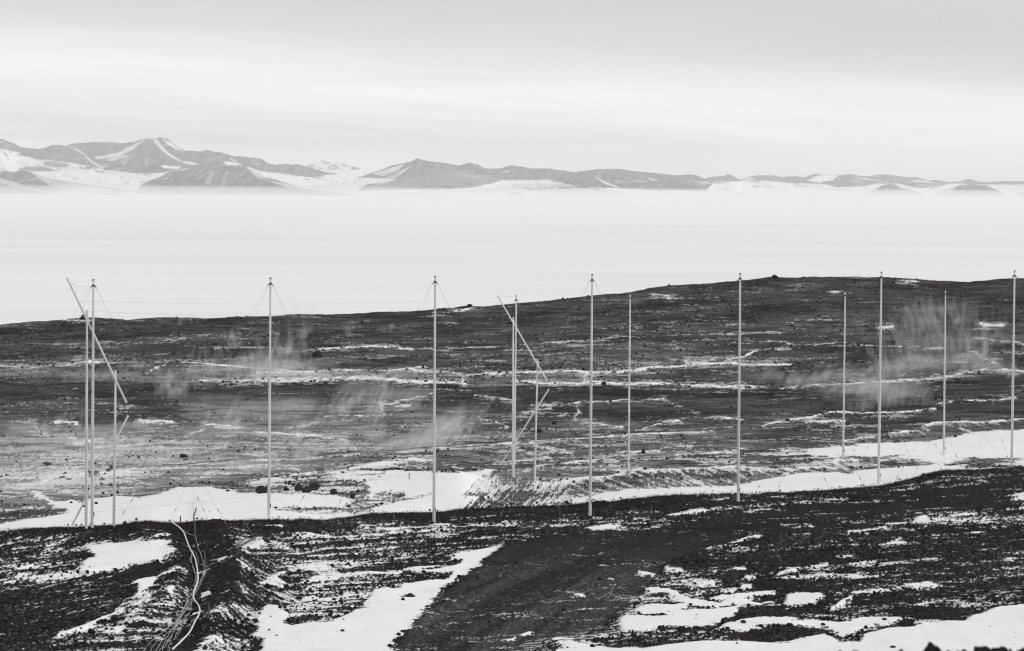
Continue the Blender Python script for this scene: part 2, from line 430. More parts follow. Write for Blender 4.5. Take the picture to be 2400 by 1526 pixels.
# ---- where snow lies: traced drifts, each as (value, soft edge, outline)
def ln(pts, w, val=1.0): return (pts, w, val)
FULL = [
 (1.0, [(213,1283),(253,1278),(300,1280),(353,1273),(393,1277),(407,1290),(407,1300),(383,1320),(353,1327),(310,1332),(283,1340),(247,1344),(207,1348),(187,1340),(200,1323),(217,1307)]),
 (1.0, [(317,1373),(330,1358),(367,1357),(370,1363),(360,1377),(333,1398),(328,1397),(327,1380)]),
 (.95, [(567,1280),(573,1267),(617,1263),(613,1273),(600,1283),(580,1287),(563,1297)]),
 (1.0, [(1187,1277),(1133,1287),(1093,1297),(1053,1307),(1053,1317),(1077,1320),(1033,1327),(987,1333),(947,1340),(987,1347),(1053,1343),(1053,1353),(1013,1360),(980,1367),(933,1373),(930,1383),(880,1387),(870,1407),(860,1417),(867,1427),(840,1433),(820,1440),(800,1455),(767,1470),(727,1468),(687,1470),(663,1460),(673,1447),(653,1427),(633,1420),(617,1430),(607,1450),(590,1477),(587,1490),(610,1500),(610,1560),(895,1560),(913,1526),(947,1483),(973,1460),(987,1437),(1000,1417),(1027,1393),(1053,1373),(1083,1357),(1107,1340),(1120,1327),(1160,1300)]),
 (.9, [(603,1367),(623,1353),(660,1343),(653,1357),(663,1373),(650,1383),(627,1373)]),
 (.95, [(710,1327),(750,1332),(800,1347),(930,1343),(935,1350),(800,1360),(767,1370),(703,1370),(733,1357),(760,1350),(723,1337)]),
 (.72, [(460,1513),(500,1493),(527,1487),(590,1500),(600,1560),(440,1560)]),
 (.62, [(640,1385),(720,1380),(860,1390),(840,1425),(760,1455),(690,1440)]),
 (1.0, [(1453,1457),(1467,1443),(1600,1438),(1640,1450),(1690,1463),(1640,1473),(1600,1467),(1550,1470),(1507,1480),(1463,1477),(1453,1470)]),
 (1.0, [(1600,1393),(1660,1403),(1713,1395),(1810,1383),(1797,1398),(1750,1405),(1833,1403),(1833,1395),(1900,1392),(1933,1397),(1933,1407),(1900,1420),(1840,1430),(1833,1410),(1773,1420),(1733,1433),(1710,1453),(1690,1463),(1640,1467),(1560,1452),(1480,1440),(1500,1425),(1600,1416),(1560,1404)]),
 (1.0, [(1700,1463),(1787,1450),(1920,1453),(1967,1457),(2030,1448),(2120,1447),(2147,1457),(2260,1455),(2300,1437),(2347,1423),(2400,1418),(2960,1405),(2960,1620),(1980,1620),(1980,1507),(2010,1506),(2030,1493),(2077,1483),(2147,1468),(2120,1453),(2073,1470),(2007,1480),(1967,1487),(1933,1470),(1887,1473),(1833,1477),(1787,1477),(1740,1483),(1713,1487),(1673,1477)]),
 (1.0, [(1600,1513),(1650,1507),(1800,1507),(1867,1500),(1933,1493),(1967,1507),(2000,1507),(2010,1620),(1280,1620),(1300,1526),(1380,1512),(1300,1497),(1340,1500),(1450,1520),(1520,1524)]),
 (.93, [(1296,1497),(1330,1500),(1370,1510),(1400,1526),(1330,1526)]),
 (1.0, [(1180,1507),(1220,1492),(1245,1478),(1240,1484),(1210,1500)]),
 (1.0, [(1350,1394),(1362,1393),(1364,1399),(1345,1402)]),
 (1.0, [(1515,1380),(1535,1378),(1590,1388),(1590,1396),(1530,1388)]),
 (.9, [(1553,1213),(1570,1205),(1650,1193),(1655,1197),(1600,1208)]),
 (.9, [(1370,1241),(1400,1238),(1455,1231),(1440,1238),(1400,1244)]),
 (.95, [(885,1238),(930,1241),(955,1243),(950,1247),(915,1246)]), (.9, [(1012,1230),(1055,1227),(1058,1231),(1020,1234)]),
 (.9, [(1830,1353),(1880,1348),(2005,1346),(2018,1349),(1940,1354),(1840,1358)]), (.9, [(1883,1335),(1940,1332),(1930,1334),(1885,1337)]),
 (.9, [(1985,1325),(2000,1319),(2050,1316),(2060,1318),(2000,1326)]), (.9, [(2060,1320),(2200,1308),(2190,1312),(2080,1321)]),
 (.85, [(1890,1326),(1935,1318),(1930,1322),(1895,1328)]), (.9, [(2120,1376),(2180,1368),(2200,1374),(2190,1381),(2130,1380)]),
 (.85, [(1968,1304),(2000,1299),(1990,1304),(1972,1307)]), (.9, [(2005,1390),(2070,1388),(2080,1392),(2010,1395)]),
 (.9, [(1822,1233),(1900,1231),(1906,1235),(1860,1236)]), (.9, [(2080,1275),(2110,1265),(2120,1272),(2085,1277)]), (.9, [(2370,1166),(2400,1162),(2460,1160),(2450,1166),(2375,1169)]),
 (.9, [(2380,1175),(2420,1173),(2420,1177),(2382,1178)]), (.85, [(2260,1258),(2300,1249),(2310,1252),(2270,1262)]), (.9, [(2360,1311),(2380,1307),(2375,1312)]),
 # valley between the near crest and the bench
 (1.0, [(-600,1300),(-600,1245),(0,1231),(105,1218),(155,1199),(96,1174),(76,1148),(126,1174),(201,1178),(268,1165),(319,1170),(377,1157),(419,1144),(495,1142),(537,1153),(587,1157),(640,1160),(790,1164),(835,1174),(870,1160),(852,1140),(902,1121),(906,1109),(935,1105),(948,1111),(1019,1113),(1082,1113),(1149,1104),(1141,1115),(1124,1132),(1078,1165),(1120,1165),(1095,1192),(1095,1260)]),
 (.88, [(780,1120),(820,1112),(905,1109),(880,1125),(850,1130)]),
 (1.0, [(1330,1215),(1340,1173),(1420,1161),(1480,1151),(1560,1151),(1700,1139),(1780,1126),(1850,1113),(1990,1108),(2100,1098),(2200,1092),(2290,1100),(2300,1140),(2200,1215)]),
 (1.0, [(1900,1072),(1960,1074),(2100,1072),(2190,1085),(2230,1088),(2250,1078),(2330,1076),(2400,1076),(2960,1050),(2960,990),(2400,1005),(2330,1010),(2230,1023),(2170,1035),(2060,1041),(1950,1049),(1880,1057)]),
 (.75, [(1740,1070),(1900,1074),(1900,1054),(1840,1056)]),
 (.97, [(1900,1085),(2000,1080),(2010,1083),(1920,1088)]), (.97, [(2060,1079),(2110,1076),(2060,1082)]),
 (.95, [(2340,1090),(2400,1084),(2400,1092)]), (.9,[(2240,1092),(2290,1098),(2330,1103),(2280,1103)]),
]
ISLE = [
 (.25, [(1600,1395),(1680,1408),(1720,1404),(1690,1412),(1610,1404)]), (.3, [(1830,1389),(1900,1383),(1960,1388),(1890,1392)]), (.3, [(1740,1408),(1800,1404),(1835,1408),(1780,1414)]),
 (.3, [(1500,1490),(1600,1480),(1700,1478),(1800,1488),(1900,1492),(1830,1500),(1700,1499),(1600,1503),(1530,1512)]), (.3, [(2000,1478),(2060,1470),(2120,1466),(2080,1476),(2010,1486)]), (.35, [(2150,1462),(2210,1459),(2200,1463)]),
 (.3, [(1460,1447),(1520,1443),(1580,1446),(1500,1450)]), (.3, [(1340,1507),(1400,1500),(1440,1512),(1380,1516)]),  # stony ground showing through the drifts
 (.5, [(793,1186),(894,1161),(948,1157),(944,1170),(1011,1161),(1007,1166),(894,1190),(852,1202),(743,1207),(671,1203),(726,1195)]),
 (.45, [(640,1197),(690,1190),(740,1193),(700,1200),(650,1203)]),
 (.25, [(930,1368),(965,1372),(1045,1357),(1055,1345),(1010,1349),(960,1353),(850,1360),(800,1368),(830,1380),(880,1375)]),
 (.3, [(835,1385),(935,1366),(937,1374),(880,1386)]), (.3, [(933,1398),(968,1394),(972,1400),(940,1402)]),
 (.35, [(987,1342),(1075,1318),(1076,1322),(1010,1342)]), (.4, [(1013,1357),(1050,1347),(1056,1350),(1030,1360)]),
 (.3, [(1710,1455),(1740,1432),(1800,1420),(1835,1408),(1838,1412),(1820,1428),(1760,1446),(1720,1462)]),
 (.3, [(1620,1424),(1680,1428),(1720,1421),(1728,1424),(1680,1431),(1610,1436),(1600,1434)]),
 (.28, [(1850,1465),(1885,1440),(1930,1425),(1980,1410),(2020,1402),(2020,1425),(1960,1445),(1900,1455)]),
 (.3, [(2080,1472),(2110,1455),(2135,1456),(2150,1466),(2110,1474)]), (.3, [(1970,1453),(1995,1452),(1990,1459)]),
 (.26, [(2160,1452),(2180,1440),(2260,1430),(2280,1440),(2250,1452)]),
]
ZONE = [  # general cover of a tract of ground (replaces the base value)
 (.05, 14, [(905,1560),(950,1483),(1000,1417),(1083,1357),(1190,1280),(1290,1255),(1480,1245),(1700,1205),(2000,1165),(2400,1105),(2960,1070),(2960,1130),(2400,1178),(2100,1222),(1800,1264),(1650,1296),(1560,1330),(1500,1400),(1440,1450),(1400,1500),(1290,1500),(1180,1560)]),
 (.06, 8, [(-600,1410),(0,1370),(210,1350),(367,1322),(400,1327),(333,1356),(318,1400),(233,1450),(133,1492),(-600,1620)]),
 (.05, 8, [(400,1240),(440,1235),(520,1228),(560,1260),(545,1300),(562,1345),(550,1400),(500,1450),(440,1560),(380,1560),(450,1430),(440,1330),(420,1290)]),
 (.52, 12, [(560,1420),(600,1390),(690,1350),(640,1300),(700,1290),(860,1320),(700,1420),(600,1470)]),
 (.48, 10, [(1090,1195),(1075,1166),(1125,1130),(1145,1108),(1250,1133),(1335,1128),(1345,1172),(1300,1190)]),
 (.28, 8, [(1340,1128),(1560,1108),(1800,1095),(1990,1090),(2000,1110),(1850,1114),(1700,1140),(1480,1152),(1345,1172)]),
 (.12, 6, [(1150,1103),(1300,1091),(1480,1084),(1640,1078),(1640,1092),(1480,1108),(1330,1122),(1250,1128),(1160,1112)]),
 (.35, 6, [(1640,1080),(1990,1082),(2180,1086),(2190,1094),(1980,1094),(1700,1100)]),
 (.52, 10, [(560,1130),(640,1120),(700,1118),(790,1112),(860,1130),(840,1155),(760,1160),(640,1156)]),
 (.44, 20, [(-600,1170),(0,1140),(100,1105),(330,1085),(420,1095),(330,1130),(250,1165),(0,1185),(-600,1210)]),
 (.42, 20, [(1640,1075),(1900,1048),(1990,1046),(1890,1058),(1740,1072)]),
 (.06, 10, [(-600,905),(0,902),(440,905),(760,900),(1010,906),(1300,911),(1520,908),(1760,918),(1930,911),(2150,899),(2960,885),(2960,930),(2150,945),(1760,965),(1500,950),(1200,960),(900,950),(400,960),(0,930),(-600,960)]),
 (.09, 12, [(150,870),(330,868),(470,880),(480,890),(300,893),(0,895),(0,880)]),
 (.07, 8, [(980,720),(1062,728),(1130,722),(1200,720),(1200,738),(1000,745),(850,742)]),
]
LINES = [
 ln([(140,1491),(200,1471),(233,1455),(267,1440),(300,1425),(333,1413),(352,1404)], 4.0), ln([(350,1410),(325,1433),(300,1447)], 7, .8),
 ln([(465,1318),(500,1317),(530,1322)], 2), ln([(540,1325),(565,1335),(580,1339)], 2.5), ln([(465,1340),(490,1339)], 2.2), ln([(560,1285),(600,1262)], 3),
 ln([(201,849),(268,850),(377,852),(440,850),(524,857),(587,863),(700,872)], 3.2, .9), ln([(0,858),(60,861),(120,859),(200,850)], 3, .75),
 ln([(470,893),(600,895),(684,893),(768,891),(852,887),(919,891),(965,896),(1019,898),(1087,900)], 7, 1), ln([(600,889),(700,886),(780,885),(850,884)], 5, .8),
 ln([(600,874),(717,872),(810,870),(915,870),(957,865),(998,861)], 3, .9), ln([(957,865),(978,872),(1019,872),(1061,876),(1087,882),(1137,876),(1187,874),(1300,870)], 3.4, 1),
 ln([(1087,900),(1085,890),(1088,882)], 3), ln([(738,819),(810,815),(873,814),(927,815),(969,820)], 2.8, .95), ln([(420,812),(560,815),(640,817),(738,819)], 1.8, .6),
 ln([(969,820),(1019,817),(1091,816),(1187,813),(1276,807),(1389,798),(1444,792),(1528,788),(1653,786),(1737,780),(1860,777)], 2.0, .75),
 ln([(1150,877),(1213,874),(1267,871),(1351,871),(1385,876),(1444,874),(1502,867),(1528,863),(1569,861),(1611,857),(1695,853),(1850,855)], 4.4, 1),
 ln([(1695,853),(1716,840),(1750,834),(1775,826)], 3.6, 1), ln([(1605,849),(1645,851),(1678,843)], 6, .85), ln([(1400,850),(1480,852),(1540,858)], 4, .6), ln([(1330,852),(1380,845)], 3, .5),
 ln([(1209,895),(1276,897),(1351,899),(1376,895),(1418,897),(1465,900),(1511,902),(1553,900),(1611,902),(1674,905),(1704,909),(1754,909),(1790,910)], 6, 1),
 ln([(1376,895),(1368,884),(1377,876)], 4), ln([(1832,914),(1851,909),(1880,905),(1977,903),(2019,897),(2065,896),(2174,891),(2245,878),(2312,867)], 4.4, .95),
 ln([(1801,798),(1838,802),(1859,811),(1901,812),(1918,807),(1968,806),(1994,809),(2078,813),(2161,817),(2208,815)], 2.3, .9),
 ln([(2283,792),(2329,800),(2367,802),(2400,809)], 2.2, .8), ln([(2275,826),(2296,836),(2321,847),(2342,859)], 5, .85), ln([(2342,867),(2400,870)], 3.4, .9),
 ln([(2298,761),(2325,763),(2350,761)], 6, 1), ln([(2108,660),(2128,661),(2147,662)], 3.2, 1), ln([(2062,767),(2093,766)], 5, .95), ln([(1946,684),(1968,685)], 3.4, 1), ln([(1919,696),(1934,696)], 2),
 ln([(1530,691),(1570,693)], 3.2, 1), ln([(1565,699),(1598,698)], 3, 1), ln([(1015,736),(1062,731),(1110,722)], 3.2, 1), ln([(1823,820),(1850,820)], 4, .9), ln([(150,752),(210,751)], 3, .9),
 ln([(1246,953),(1318,951),(1356,946),(1368,943),(1410,945),(1444,942),(1469,940),(1557,937)], 2.6, .9), ln([(1356,946),(1351,956),(1360,964),(1347,977),(1347,985)], 2.6, .9),
 ln([(1343,989),(1402,991),(1427,1000),(1460,1004)], 3, .95), ln([(1507,1008),(1536,995),(1569,989),(1607,984)], 3, .95), ln([(1557,937),(1600,962),(1640,968)], 2.4, .7), ln([(1670,977),(1740,984)], 3, .9),
 ln([(1218,972),(1260,964),(1290,960)], 3, .9), ln([(1444,1062),(1498,1060),(1544,1060),(1561,1050),(1620,1047)], 3.4, 1), ln([(1586,1071),(1640,1066),(1695,1062),(1740,1056)], 8, .85), ln([(1210,1052),(1235,1062),(1285,1070)], 3.4, .9),
 ln([(1240,1040),(1260,1049),(1300,1056),(1340,1064)], 4.4, .9), ln([(1160,1086),(1230,1080),(1260,1078),(1290,1072)], 4, .9), ln([(1250,1095),(1330,1086),(1400,1080),(1440,1080)], 4, .9), ln([(1380,1080),(1480,1078),(1560,1074)], 4.5, .75),
 ln([(1784,1002),(1817,991),(1868,985),(1901,981),(1935,968),(1977,967),(2019,970),(2078,970),(2119,968),(2161,962),(2195,959)], 3.4, 1),
 ln([(1889,991),(1930,992),(1977,992)], 6, 1), ln([(2161,1000),(2195,991),(2245,989),(2308,991),(2371,986),(2400,986),(2960,975)], 4, 1), ln([(2083,1016),(2140,1011),(2180,1008)], 3, .9), ln([(1977,1035),(2015,1027),(2048,1025)], 4, 1),
 ln([(1790,1004),(1850,1003),(1920,1001),(2060,997)], 2.4, .7), ln([(2200,948),(2230,944)], 5, .9), ln([(2260,940),(2320,938),(2380,932)], 4, .8), ln([(2250,1000),(2280,1018)], 5, .8), ln([(1330,970),(1300,980)], 2),
 ln([(759,977),(810,976),(860,977)], 3, 1), ln([(675,1006),(717,998),(751,989)], 3, .9), ln([(889,949),(927,945),(957,937),(969,932),(1011,924)], 3, .9), ln([(889,949),(898,956),(889,966),(902,971)], 3, .9),
 ln([(600,1014),(663,1018),(768,1027),(818,1035)], 5, .9), ln([(940,1002),(1011,1002)], 3, .8), ln([(1103,985),(1154,987),(1187,1002)], 3, .9), ln([(1112,928),(1145,931),(1200,940)], 2.6, .9), ln([(930,953),(960,952)], 4, .9),
 ln([(130,989),(180,993)], 6, .95), ln([(327,990),(403,992)], 7, .95), ln([(482,997),(558,1003)], 5, .95), ln([(344,872),(377,861),(394,855)], 2.6, .9), ln([(395,1040),(440,1020),(475,1008)], 3, .9), ln([(280,960),(303,958)], 5, .9),
 ln([(600,1078),(726,1074),(835,1065),(936,1059),(1019,1053),(1145,1044),(1255,1037),(1335,1031),(1402,1025),(1473,1020),(1569,1017),(1674,1012)], 3.0, .85), ln([(380,1097),(480,1089),(600,1078)], 2.4, .7),
 ln([(775,1112),(835,1096),(945,1083),(1010,1078)], 6, .95), ln([(880,1092),(930,1080),(1010,1072)], 4, .85), ln([(610,1125),(690,1115),(740,1108)], 4, .8), ln([(560,1092),(640,1092),(700,1100)], 3, .75),
 ln([(90,1135),(130,1118),(200,1115),(300,1108)], 8, .85), ln([(0,1125),(60,1122),(120,1128)], 5, .8), ln([(220,1050),(330,1040),(380,1050)], 4, .75), ln([(90,1020),(200,1030)], 5, .7), ln([(170,1040),(240,1030)], 5, .8), ln([(80,1000),(110,1022)], 4, .7),
 ln([(1345,1126),(1420,1117),(1480,1108),(1530,1107)], 5, .95), ln([(1443,1104),(1480,1106),(1500,1101)], 2.4, 1), ln([(1530,1107),(1600,1102),(1700,1096),(1800,1097)], 3.6, .95), ln([(1300,1134),(1345,1127)], 7, .9),
 ln([(1760,1104),(1850,1098),(1930,1094),(1980,1102)], 4, 1), ln([(1935,1082),(2010,1081)], 4, 1), ln([(1960,1092),(2040,1090),(2080,1094)], 2.6, .9), ln([(1850,1110),(1830,1118)], 5, .9),
 ln([(1210,1113),(1235,1106)], 4, .9), ln([(1255,1133),(1300,1140)], 4, .95), ln([(560,1230),(610,1236),(660,1229)], 2.2, .8), ln([(640,1274),(700,1290)], 3, .8), ln([(640,1255),(720,1250),(770,1256)], 3, .8),
 ln([(1733,1268),(1785,1257)], 2.6, .9), ln([(1660,1285),(1740,1268)], 2.2, .7), ln([(2080,1230),(2200,1216),(2290,1203)], 2, .8), ln([(2150,1217),(2170,1213)], 3), ln([(1990,1252),(2050,1248),(2090,1238)], 3, .8),
 ln([(1823,1350),(1870,1332)], 4, .9), ln([(1675,1344),(1705,1345)], 4, .9), ln([(1720,1339),(1745,1339)], 4, .9), ln([(1750,1358),(1770,1357)], 5, .9), ln([(1640,1370),(1670,1370)], 7, .9), ln([(1640,1376),(1620,1380)], 5, .9), ln([(1740,1377),(1760,1376)], 4, .8),
 ln([(1690,1388),(1740,1385)], 4, .9), ln([(1630,1395),(1640,1395)],4,.9), ln([(2010,1345),(2040,1352),(2065,1351)], 3, .8), ln([(1560,1338),(1600,1338)], 3, .9), ln([(1495,1343),(1530,1348)], 4, .9), ln([(1425,1362),(1440,1363)], 3),
 ln([(1945,1430),(1975,1415),(2000,1402)], 5, .95), ln([(2150,1418),(2250,1414),(2300,1420)], 3, .6), ln([(1800,1245),(1760,1252)], 2, .7), ln([(1720,1250),(1760,1248)], 2, .7),
 ln([(20,1272),(45,1260)], 4, .8), ln([(100,1288),(150,1275)], 4, .8), ln([(40,1332),(75,1326)], 5, .8), ln([(0,1352),(90,1357),(180,1352)], 5, .7), ln([(0,1368),(100,1360),(200,1351)], 2, .6), ln([(360,1268),(395,1258)], 3, .8), ln([(250,1480),(300,1462)], 5, .7), ln([(230,1488),(290,1478)], 4, .7),
 ln([(395,1397),(403,1393)], 5, 1), ln([(370,1360),(405,1345)], 5, .8), ln([(455,1435),(475,1440)], 2), ln([(470,1390),(490,1393)], 1.6),
]

print("terrain verts", NR * NC)
base = np.zeros((NR, NC))
base[sheet == 0] = 0.27
rs2 = slice(row_of[12], row_of[20]); rs3 = slice(row_of[20], NR)
gv2 = GV[rs2]
base[rs2] = 0.10 + 0.17 * sst(930, 1080, gv2) - 0.06 * sst(1000, 1500, GU[rs2]) * (1 - sst(1000, 1080, gv2))
base[rs3] = 0.07 + 0.07 * sst(730, 880, GV[rs3]) - 0.03 * sst(1500, 2300, GU[rs3])
crest = sst(40, 8, GV - c1[None]) * (sheet[:, None] == 0)
base = base * (1 - 0.8 * crest)
right_rough = (sheet[:, None] == 0) * sst(1640, 1760, GU) * sst(1215, 1260, GV)
base = np.where(right_rough > 0, base * (1 - right_rough) + (0.085 + .05 * sst(1330, 1420, GV)) * right_rough, base)
# wandering of outlines, in pixels
wu = (fbm(GX / 1.7, GY / 5.0, 5, 4, .6) - .5) * 34
wv = (fbm(GX / 1.7, GY / 5.0, 9, 4, .6) - .5) * 9
WU, WV = GU + wu, GV + wv
def window(pts, pad=40):
    a = np.asarray(pts, float)
    j0, j1 = np.searchsorted(UU, [a[:, 0].min() - pad, a[:, 0].max() + pad])
    rows = np.where((GV[:, j0:max(j1, j0 + 1)].min(1) <= a[:, 1].max() + pad) & (GV[:, j0:max(j1, j0 + 1)].max(1) >= a[:, 1].min() - pad))[0]
    rows = rows[(rows >= I_FG0 - 8) & (rows <= I_RIDGE)]
    if len(rows) == 0 or j1 <= j0: return None
    return slice(rows[0], rows[-1] + 1), slice(j0, j1)
hid = np.zeros(NR, bool)
hid[row_of[12]:row_of[14]] = True; hid[row_of[19]:row_of[21]] = True
def same_side(pts, w):
    """drifts in front of the near crest stay there"""
    vm = np.mean([p[1] for p in pts]); um = np.mean([p[0] for p in pts])
    fg = vm > np.interp(um, UU, c1) + 1
    k = (sheet[w[0]] == 0)
    return (k if fg else ~k)[:, None] * 1.0
for val, soft, pts in ZONE:
    w = window(pts)
    if w:
        k = sst(-soft, soft, poly_sd(WU[w], WV[w], pts, 2.0)) * same_side(pts, w)
        base[w] = base[w] * (1 - k) + val * k
clump = uni(fbm(GX / 9.0, GY / 14.0, 21, 4, .55))
band = uni(fbm((GU + GV * 1.5) / 260.0, (GV + GU * .05) / 17.0, 22, 5, .6))  # banded cover: terraces, with the folds' shade painted in as dark strips
base = np.clip(base * (0.12 + 1.15 * band ** 1.6 + .85 * clump ** 1.4), 0, 1)
solid = np.zeros((NR, NC))
for val, pts in FULL:
    w = window(pts)
    if w: solid[w] = np.maximum(solid[w], val * sst(-13, 7, poly_sd(WU[w], WV[w], pts, 2.0) + (clump[w] - .5) * 10) * same_side(pts, w))
for val, pts in ISLE:
    w = window(pts)
    if w:
        k = sst(-6, 6, poly_sd(WU[w], WV[w], pts, 2.0)) * same_side(pts, w)
        solid[w] *= 1 - k * (1 - val) * 0.95
brk2 = uni(fbm(GX / .7, GV / 1.6, 35, 3, .6))
brk = uni(fbm(GX / 2.4, GY / 8.0, 33, 3, .6))
for pts, wd, val in LINES:
    w = window(pts, 30)
    if w:
        d = seg_dist(GU[w] + wu[w] * .35, GV[w] + wv[w] * .45, pts, 1.0)
        hw = wd * 0.5 * (0.55 + 0.9 * brk[w])
        thin = np.clip(.52 + .85 * brk2[w], 0, 1) if pts[0][1] < 1195 else 1.0
        k = val * thin * sst(hw + 1.5, hw - 0.9, d) * same_side(pts, w)
        halo = 0.42 * np.exp(-(d / (wd * 1.5 + 1.5)) ** 2) * same_side(pts, w)
        solid[w] = np.maximum(solid[w], k); base[w] = np.minimum(1, base[w] + halo * val)
cov = np.maximum(base, solid)
cov[hid] = np.clip(cov[hid], 0, .5)
# stones: a height field between 0 (hollows) and 1 (tops), drawn out along the lie of the slope
far = sst(360, 520, GY)
def stone_near(slope, w=(slice(None), slice(None)), k=1.0):
    a = GX[w]; c = (GV[w] - slope * (GU[w] - 1200)) * .33
    return (vn(a / (.12 * k), c / .40, 40) * .46 + fbm(a / (.40 * k), c / .60, 41, 2) * .34
            + fbm(a / (2.8 * k), c / 1.15, 43, 4, .55) * .95)
def stone_far(slope, w=(slice(None), slice(None)), k=1.0, kc=1.0):
    a = GX[w]; c = (GV[w] - slope * (GU[w] - 1200)) / kc
    return (vn(a / (.30 * k), c / 1.1, 46) * .40 + fbm(a / (1.2 * k), c / 1.5, 47, 2) * .36
            + fbm(a / (6.5 * k), c / 2.6, 48, 4, .55) * .95)
stone = stone_near(-.045) * (1 - far) + stone_far(-.01) * far
def lie(pts, soft_, fn, slope, k=1.0):
    w = window(pts)
    if w:
        m_ = sst(-soft_, soft_, poly_sd(WU[w], WV[w], pts, 2.0)) * same_side(pts, w)
        stone[w] = stone[w] * (1 - m_) + fn(slope, w, k) * m_
lie([(-600,1255),(400,1235),(430,1300),(400,1400),(300,1450),(100,1530),(-600,1600)], 25, stone_near, -.17)
lie([(555,1300),(640,1300),(700,1400),(640,1440),(560,1540),(480,1540),(540,1420)], 25, stone_near, .45)
lie([(1085,1200),(1070,1160),(1120,1128),(1145,1106),(1250,1131),(1335,1126),(1345,1172),(1300,1195)], 6, lambda s_, w_, k_: stone_far(s_, w_, k_, 2.6), -1.1, .30)
lie([(1345,1175),(1340,1126),(1560,1106),(1800,1093),(2000,1088),(2010,1112),(1850,1116),(1700,1143),(1480,1156)], 6, lambda s_, w_, k_: stone_far(s_, w_, k_, 1.7), .42, .36)
lie([(1950,1050),(2060,1020),(2250,990),(2400,980),(2400,1006),(2230,1024),(2060,1042)], 6, stone_far, .4, .38)
stone = uni(stone)
n_s = fbm(GX / 2.6, GY / 2.2, 53, 3, .6)
soft = np.clip(.035 + .55 * cov, .05, .22 + .10 * far)
snow = sst(-soft, soft, cov - stone - 0.03)
snow *= 1 - (.10 + far * (.48 - .26 * sst(1000, 1120, GV))) * (1 - sst(.5, .9, solid))
snow = np.where(solid > .965, np.maximum(snow, sst(.965, .995, solid)), snow)
road = poly_sd(GU, GV, ZONE[0][2], 2.0) * (sheet[:, None] == 0)
dust_haze = np.zeros((NR, NC))
dust_haze[rs2] = 0.062 + 0.11 * sst(920, 1060, gv2)
dust_haze[rs3] = 0.068 + 0.05 * sst(760, 880, GV[rs3])
dust_haze *= 0.30 + .8 * uni(fbm(GX / 14, GY / 20, 61, 4, .55)) + .75 * band ** 1.4
dust_haze *= .35 + 1.3 * uni(fbm(GX / 3.6, GV / 2.0, 68, 4, .6))
DUST_HAZE = [(.46, 40, [(-600,1190),(-600,1000),(0,990),(300,1010),(560,1060),(640,1110),(420,1150),(250,1170),(0,1190)]), (.27, 40, [(420,930),(760,940),(1080,960),(1120,1010),(960,1060),(640,1110),(420,1080)]),  # dusted tracts; airborne snow haze is painted into their tone as well
        (.17, 16, [(-600,895),(-600,850),(0,850),(340,850),(600,862),(760,880),(600,893),(300,890),(0,880)]), (.22, 10, [(480,892),(560,868),(700,864),(880,870),(1000,880),(1000,895),(760,893)]),
        (.13, 24, [(1000,1095),(1100,1060),(1500,1040),(1900,1010),(2000,1030),(1840,1060),(1640,1074),(1300,1090),(1150,1100)]), (.13, 20, [(1880,920),(1960,860),(2120,850),(2330,840),(2360,870),(2200,890),(2100,940),(1960,950)]),
        (.09, 30, [(2080,680),(2200,700),(2330,820),(2330,870),(2150,880),(2060,780)]), (.10, 10, [(1330,1130),(1560,1108),(1980,1092),(1990,1108),(1700,1140),(1480,1152)]), (.12, 20, [(1150,880),(1350,850),(1700,845),(1700,870),(1400,890),(1150,895)])]
stk = uni(stone_far(-.01, k=2.0) if False else fbm(GX / 5.0, GV / 4.0, 66, 4, .6))
for val, sf_, pts in DUST_HAZE:
    w = window(pts)
    if w: dust_haze[w] = np.maximum(dust_haze[w], val * (.45 + 1.1 * stk[w]) * sst(-sf_, sf_, poly_sd(WU[w], WV[w], pts, 1.5)) * same_side(pts, w))
fleck = vn(GX / .11, GV / 1.25, 81) * .6 + vn(GX / .23, GV / 1.9, 82) * .4
dust_haze[sheet == 0] = (.002 + .14 * sst(.48, .88, fleck) * (.25 + .9 * clump))[sheet == 0]
rd_ = np.where(road > 0, sst(0, 20, road), 0)
dust_haze *= 1 - .75 * rd_ * (1 - sst(1245, 1400, GV))
ry_ = GY - 255
dust_haze += rd_ * .060 * sst(1235, 1400, GV) * uni(fbm((GX - .14 * ry_ - .0012 * ry_ ** 2) / .8, GY / 45.0, 67, 4, .6)) ** 1.6 * (.35 + 1.3 * fleck) + rd_ * .010
# tracked-vehicle ribs pressed into the road's edge
rib = np.zeros((NR, NC))
for pts in ([(1480,1400),(1530,1370),(1560,1320),(1540,1370),(1500,1450),(1480,1480),(1450,1480)], [(1190,1530),(1240,1500),(1320,1490),(1400,1470),(1410,1500),(1330,1530)],
            [(1440,1395),(1500,1385),(1545,1350),(1510,1400),(1445,1410)], [(1400,1480),(1460,1440),(1470,1500),(1430,1510)], [(2180,1410),(2300,1390),(2400,1370),(2400,1400),(2280,1425)], [(1960,1430),(2040,1420),(2100,1440),(2000,1455)]):
    w = window(pts)
    if w: rib[w] = np.maximum(rib[w], sst(-8, 8, poly_sd(WU[w], WV[w], pts, 2.0)))
rp = (np.sin(2 * math.pi * (GV + 0.12 * GU + wv * .6) / 5.2) > 0.55) * rib * (vn(GX / .8, GY / 2, 71) > .35)
snow = np.maximum(snow, rp * 0.62 * (sheet[:, None] == 0))
amp = 0.12 + 0.04 * far
amp = amp * (.30 + .70 * sst(.05, .20, base)) * np.where(road > 0, 1 - 0.7 * sst(0, 12, road), 1.0)
up = np.maximum(0, stone - np.maximum(cov, 0.12)) * amp * 1.6
up *= (0.6 + 0.8 * n_s)
roll_h = (fbm(GX / 6.0, GY / 10.0, 51, 3) - .5) * 0.5 + (fbm(GX / 1.8, GY / 3.0, 52, 4, .55) - .5) * 0.24 * (1 - solid * .45)
